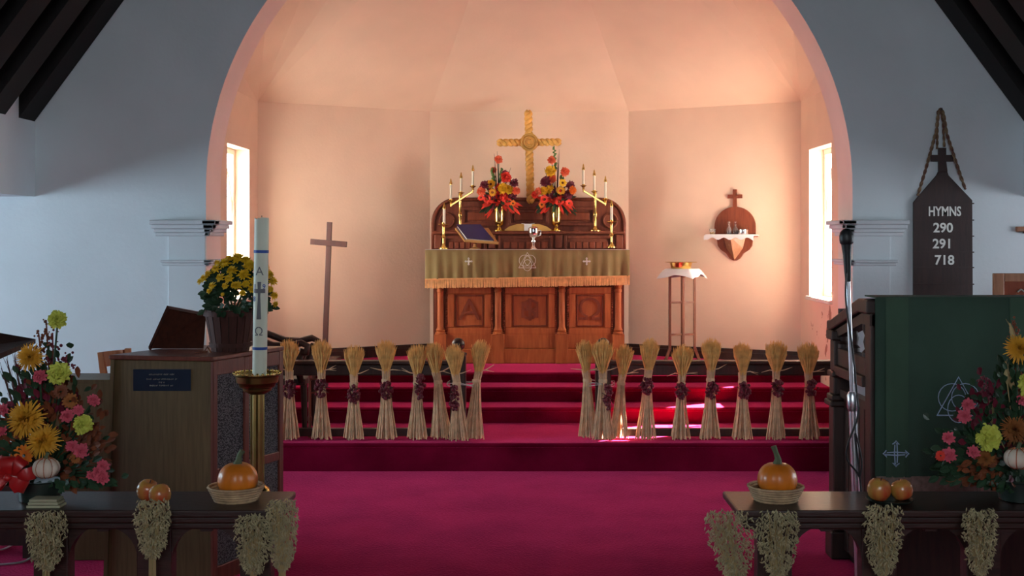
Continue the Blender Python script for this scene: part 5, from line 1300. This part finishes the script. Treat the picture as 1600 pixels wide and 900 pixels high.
# cloth
pcx = thing('pulpit_cloth', (2.1, DPu-.03, zt), 'dark green pulpit hanging with pale fringe and white trinity emblem', 'pulpit cloth')
zc = W(0, 744, DPu).z; zf = W(0, 782, DPu).z; CXR = 2.75
cloth_sheet(PXL, CXR, zc, zt+.012, DPu-.012, .012, nx=90, nz=8, freq=(9, 14), seed=8).build('green_cloth', 'pulpit_green', pcx, smooth=True)
MB().box(PXL, DPu-.03, zt+.010, CXR, DPu+.16, zt+.016).build('top_fold', 'pulpit_green', pcx)
bx0, bx1 = W(1381, 0, DPu).x, W(1416, 0, DPu).x
cloth_sheet(bx0, bx1, zc, zt+.012, DPu-.030, .003, nx=10, nz=6, seed=2).build('orphrey_band', 'pulpit_band', pcx, smooth=True)
bx0, bx1 = W(1574, 0, DPu).x, W(1608, 0, DPu).x
cloth_sheet(bx0, bx1, zc, zt+.012, DPu-.030, .003, nx=10, nz=6, seed=2).build('orphrey_band', 'pulpit_band', pcx, smooth=True)
mb = MB(); rr = random.Random(12); n = 300
for i in range(n):
    x = PXL+.003+(CXR-PXL-.006)*(i+.5)/n; mb.bar((x, DPu-.026+rr.uniform(-.004, .004), zc+.004), (x+rr.uniform(-.003, .003), DPu-.026, zf+rr.uniform(-.004, .004)), .0048, .003, Vector((0,1,0)))
fo = mb.build('fringe', 'pulpit_fringe', pcx); fo['kind'] = 'stuff'
mb = MB(); trinity(mb, W(1493, 622, DPu), .175, DPu-.040, .0038); mb.build('trinity_emblem', 'emblem_blue', pcx)
mb = MB(); budded_cross(mb, W(1400, 709, DPu-.045), .115, .0032); mb.build('cross_emblem', 'emblem_blue', pcx)
# stool behind the pulpit side
DS = 6.75
a, b = W(1334, 672, DS), W(1372, 667, DS)
so = thing('wooden_stool', ((a.x+b.x)/2+.05, DS, 0), 'reddish wooden stool with scalloped apron beside the pulpit cloth', 'stool')
zs_ = W(0, 668, DS).z
MB().box(a.x, DS-.16, zs_-.03, a.x+.36, DS+.16, zs_).build('seat', 'organ_red', so, bevel=.006)
mb = MB(); ap = [(a.x+.02, zs_-.03), (a.x+.34, zs_-.03), (a.x+.34, zs_-.11), (a.x+.28, zs_-.085), (a.x+.18, zs_-.07), (a.x+.08, zs_-.085), (a.x+.02, zs_-.11)]
mb.prism(ap, DS-.15, DS-.13).build('apron', 'organ_red', so)
for sx_ in (.025, .305):
    for sy_ in (-.15, .12): MB().lathe((a.x+sx_+.015, DS+sy_+.015, 0), [(.022, 0), (.018, .08), (.024, .1), (.018, .12), (.022, zs_-.16), (.026, zs_-.1), (.026, zs_-.03)], 10).build('leg', 'organ_red', so, smooth='auto')
for sy_ in (-.135, .135): MB().box(a.x+.04, DS+sy_-.008, .28, a.x+.32, DS+sy_+.008, .305).build('stretcher', 'organ_red', so)
# microphone on stand
DMi = 4.95
mt = W(1322, 356, DMi); ml = W(1337.5, 782, DMi); dr = (ml-mt); base_p = mt+dr*((mt.z)/(mt.z-ml.z))
mi = thing('microphone_stand', (base_p.x, DMi, 0), 'chrome microphone stand in front of the pulpit', 'microphone stand')
def mp_(py): return mt+dr*((W(0, py, DMi).z-mt.z)/(ml.z-mt.z))
MB().lathe((base_p.x, DMi, 0), [(.13, 0), (.13, .012), (.11, .022), (.03, .035), (.02, .06)], 28).build('base', 'black_metal', mi, smooth='auto')
MB().tube([base_p+Vector((0,0,.03)), mp_(636)], .0165, 14).build('lower_tube', 'chrome', mi, smooth='auto')
MB().tube([mp_(640), mp_(408)], .0095, 12).build('upper_tube', 'chrome', mi, smooth='auto')
MB().tube([mp_(642), mp_(636), mp_(618), mp_(612)], [.018, .022, .022, .014], 14).build('height_clutch', 'chrome', mi, smooth='auto')
MB().tube([mp_(440), mp_(425), mp_(400)], [.012, .014, .017], 12).build('clip', 'black_metal', mi, smooth='auto')
mc = thing('microphone', mp_(400), 'black microphone held upright at top of the stand', 'microphone')
MB().tube([mp_(424), mp_(400), mp_(382)], [.012, .016, .022], 14).build('handle', 'black_metal', mc, smooth='auto')
ax_ = (mt-mp_(382)); MB().lathe(mp_(382), [(.022, 0), (.027, .006), (.029, .018), (.029, .035), (.024, .052), (.012, .063), (0, .066)], 18, axis=-dr).build('grille_head', 'black_metal', mc, smooth='auto')
mb = MB(); F2 = Vector((0, -.026, 0)); P = [mp_(424)+F2+Vector((-.012,0,0)), mp_(470)+F2+Vector((-.018,0,0)), mp_(540)+F2, mp_(610)+F2+Vector((.012,0,0)), mp_(650)+F2+Vector((.012,0,0)), mp_(690)+F2+Vector((-.03,0,0)), mp_(715)+F2+Vector((-.038,0,0)), mp_(735)+F2+Vector((0,0,0)), mp_(742)+F2+Vector((.012,0,0)), mp_(720)+F2+Vector((.022,0,0)), mp_(690)+F2+Vector((.01,0,0)), mp_(680)+F2, mp_(760)+F2+Vector((.015,0,0)), base_p+Vector((.05,-.05,.03)), base_p+Vector((.3,.2,.006))]
Q = []
for i in range(len(P)-1):
    p0_, p1_, p2_, p3_ = P[max(i-1, 0)], P[i], P[i+1], P[min(i+2, len(P)-1)]
    for k in range(6):
        t = k/6; Q.append(.5*((2*p1_)+(p2_-p0_)*t+(2*p0_-5*p1_+4*p2_-p3_)*t*t+(3*p1_-p0_-3*p2_+p3_)*t*t*t))
mb.tube(Q, .004, 6); tag(mb.build('microphone_cable', 'cable_black', org=tuple(mp_(424)), smooth=True), 'black cable wound loosely down the microphone stand', 'cable')
# white cables on the carpet seen through the left arches
for k, (P, lab) in enumerate((([(-40, 868), (5, 858), (25, 849), (60, 843), (165, 840)], 'white cable on the carpet at far left, the upper one'), ([(-40, 884), (30, 879), (60, 866), (120, 848), (150, 850), (130, 862), (165, 861)], 'white cable on the carpet at far left, the lower one'))):
    Q = []
    P = [W(*q_, F*1.644/(q_[1]-CY)) for q_ in P]
    for i in range(len(P)-1):
        p0_, p1_, p2_, p3_ = P[max(i-1, 0)], P[i], P[i+1], P[min(i+2, len(P)-1)]
        for j in range(6):
            t = j/6; Q.append(.5*((2*p1_)+(p2_-p0_)*t+(2*p0_-5*p1_+4*p2_-p3_)*t*t+(3*p1_-p0_-3*p2_+p3_)*t*t*t))
    for q in Q: s_ = (EYE-.006)/(EYE-.0); q.z = .006
    tag(MB().tube(Q, .005, 6).build('white_cable', 'cable_white', org=tuple(Q[0]), smooth=True), lab, 'cable', 'white cables on the carpet')
# reading desk whose corner enters at the left edge
a = W(12, 546, 5.3)
rd = thing('reading_desk', (a.x-.3, 5.5, 0), 'dark reading desk corner at extreme left edge', 'lectern')
MB().hexa([(a.x-.55, 5.25, a.z-.07), (a.x-.03, 5.25, a.z-.045), (a.x, 5.6, a.z+.0), (a.x-.55, 5.6, a.z+.09), (a.x-.55, 5.25, a.z-.045), (a.x-.03, 5.25, a.z-.02), (a.x, 5.6, a.z+.02), (a.x-.55, 5.6, a.z+.115)]).build('sloping_top', 'dark_wood', rd)
MB().box(a.x-.42, 5.38, .04, a.x-.34, 5.46, a.z-.02).build('post', 'dark_wood', rd)
MB().box(a.x-.56, 5.25, 0, a.x-.2, 5.6, .04).build('foot', 'dark_wood', rd)
# organ bench behind the flowers at far left
bx = -2.86; by = 6.36
ob_ = thing('organ_bench', (bx, by, 0), 'dark wooden bench behind left flower arrangement, seen through parapet arch', 'bench')
MB().box(bx-.32, by-.14, .47, bx+.32, by+.16, .51).build('seat', 'dark_wood', ob_, bevel=.006)
for x in (bx-.30, bx+.26): MB().box(x, by-.12, 0, x+.04, by+.14, .47).build('side_panel', 'dark_wood', ob_)
MB().box(bx-.26, by-.10, .06, bx+.26, by-.08, .47).build('front_panel', 'dark_wood', ob_)
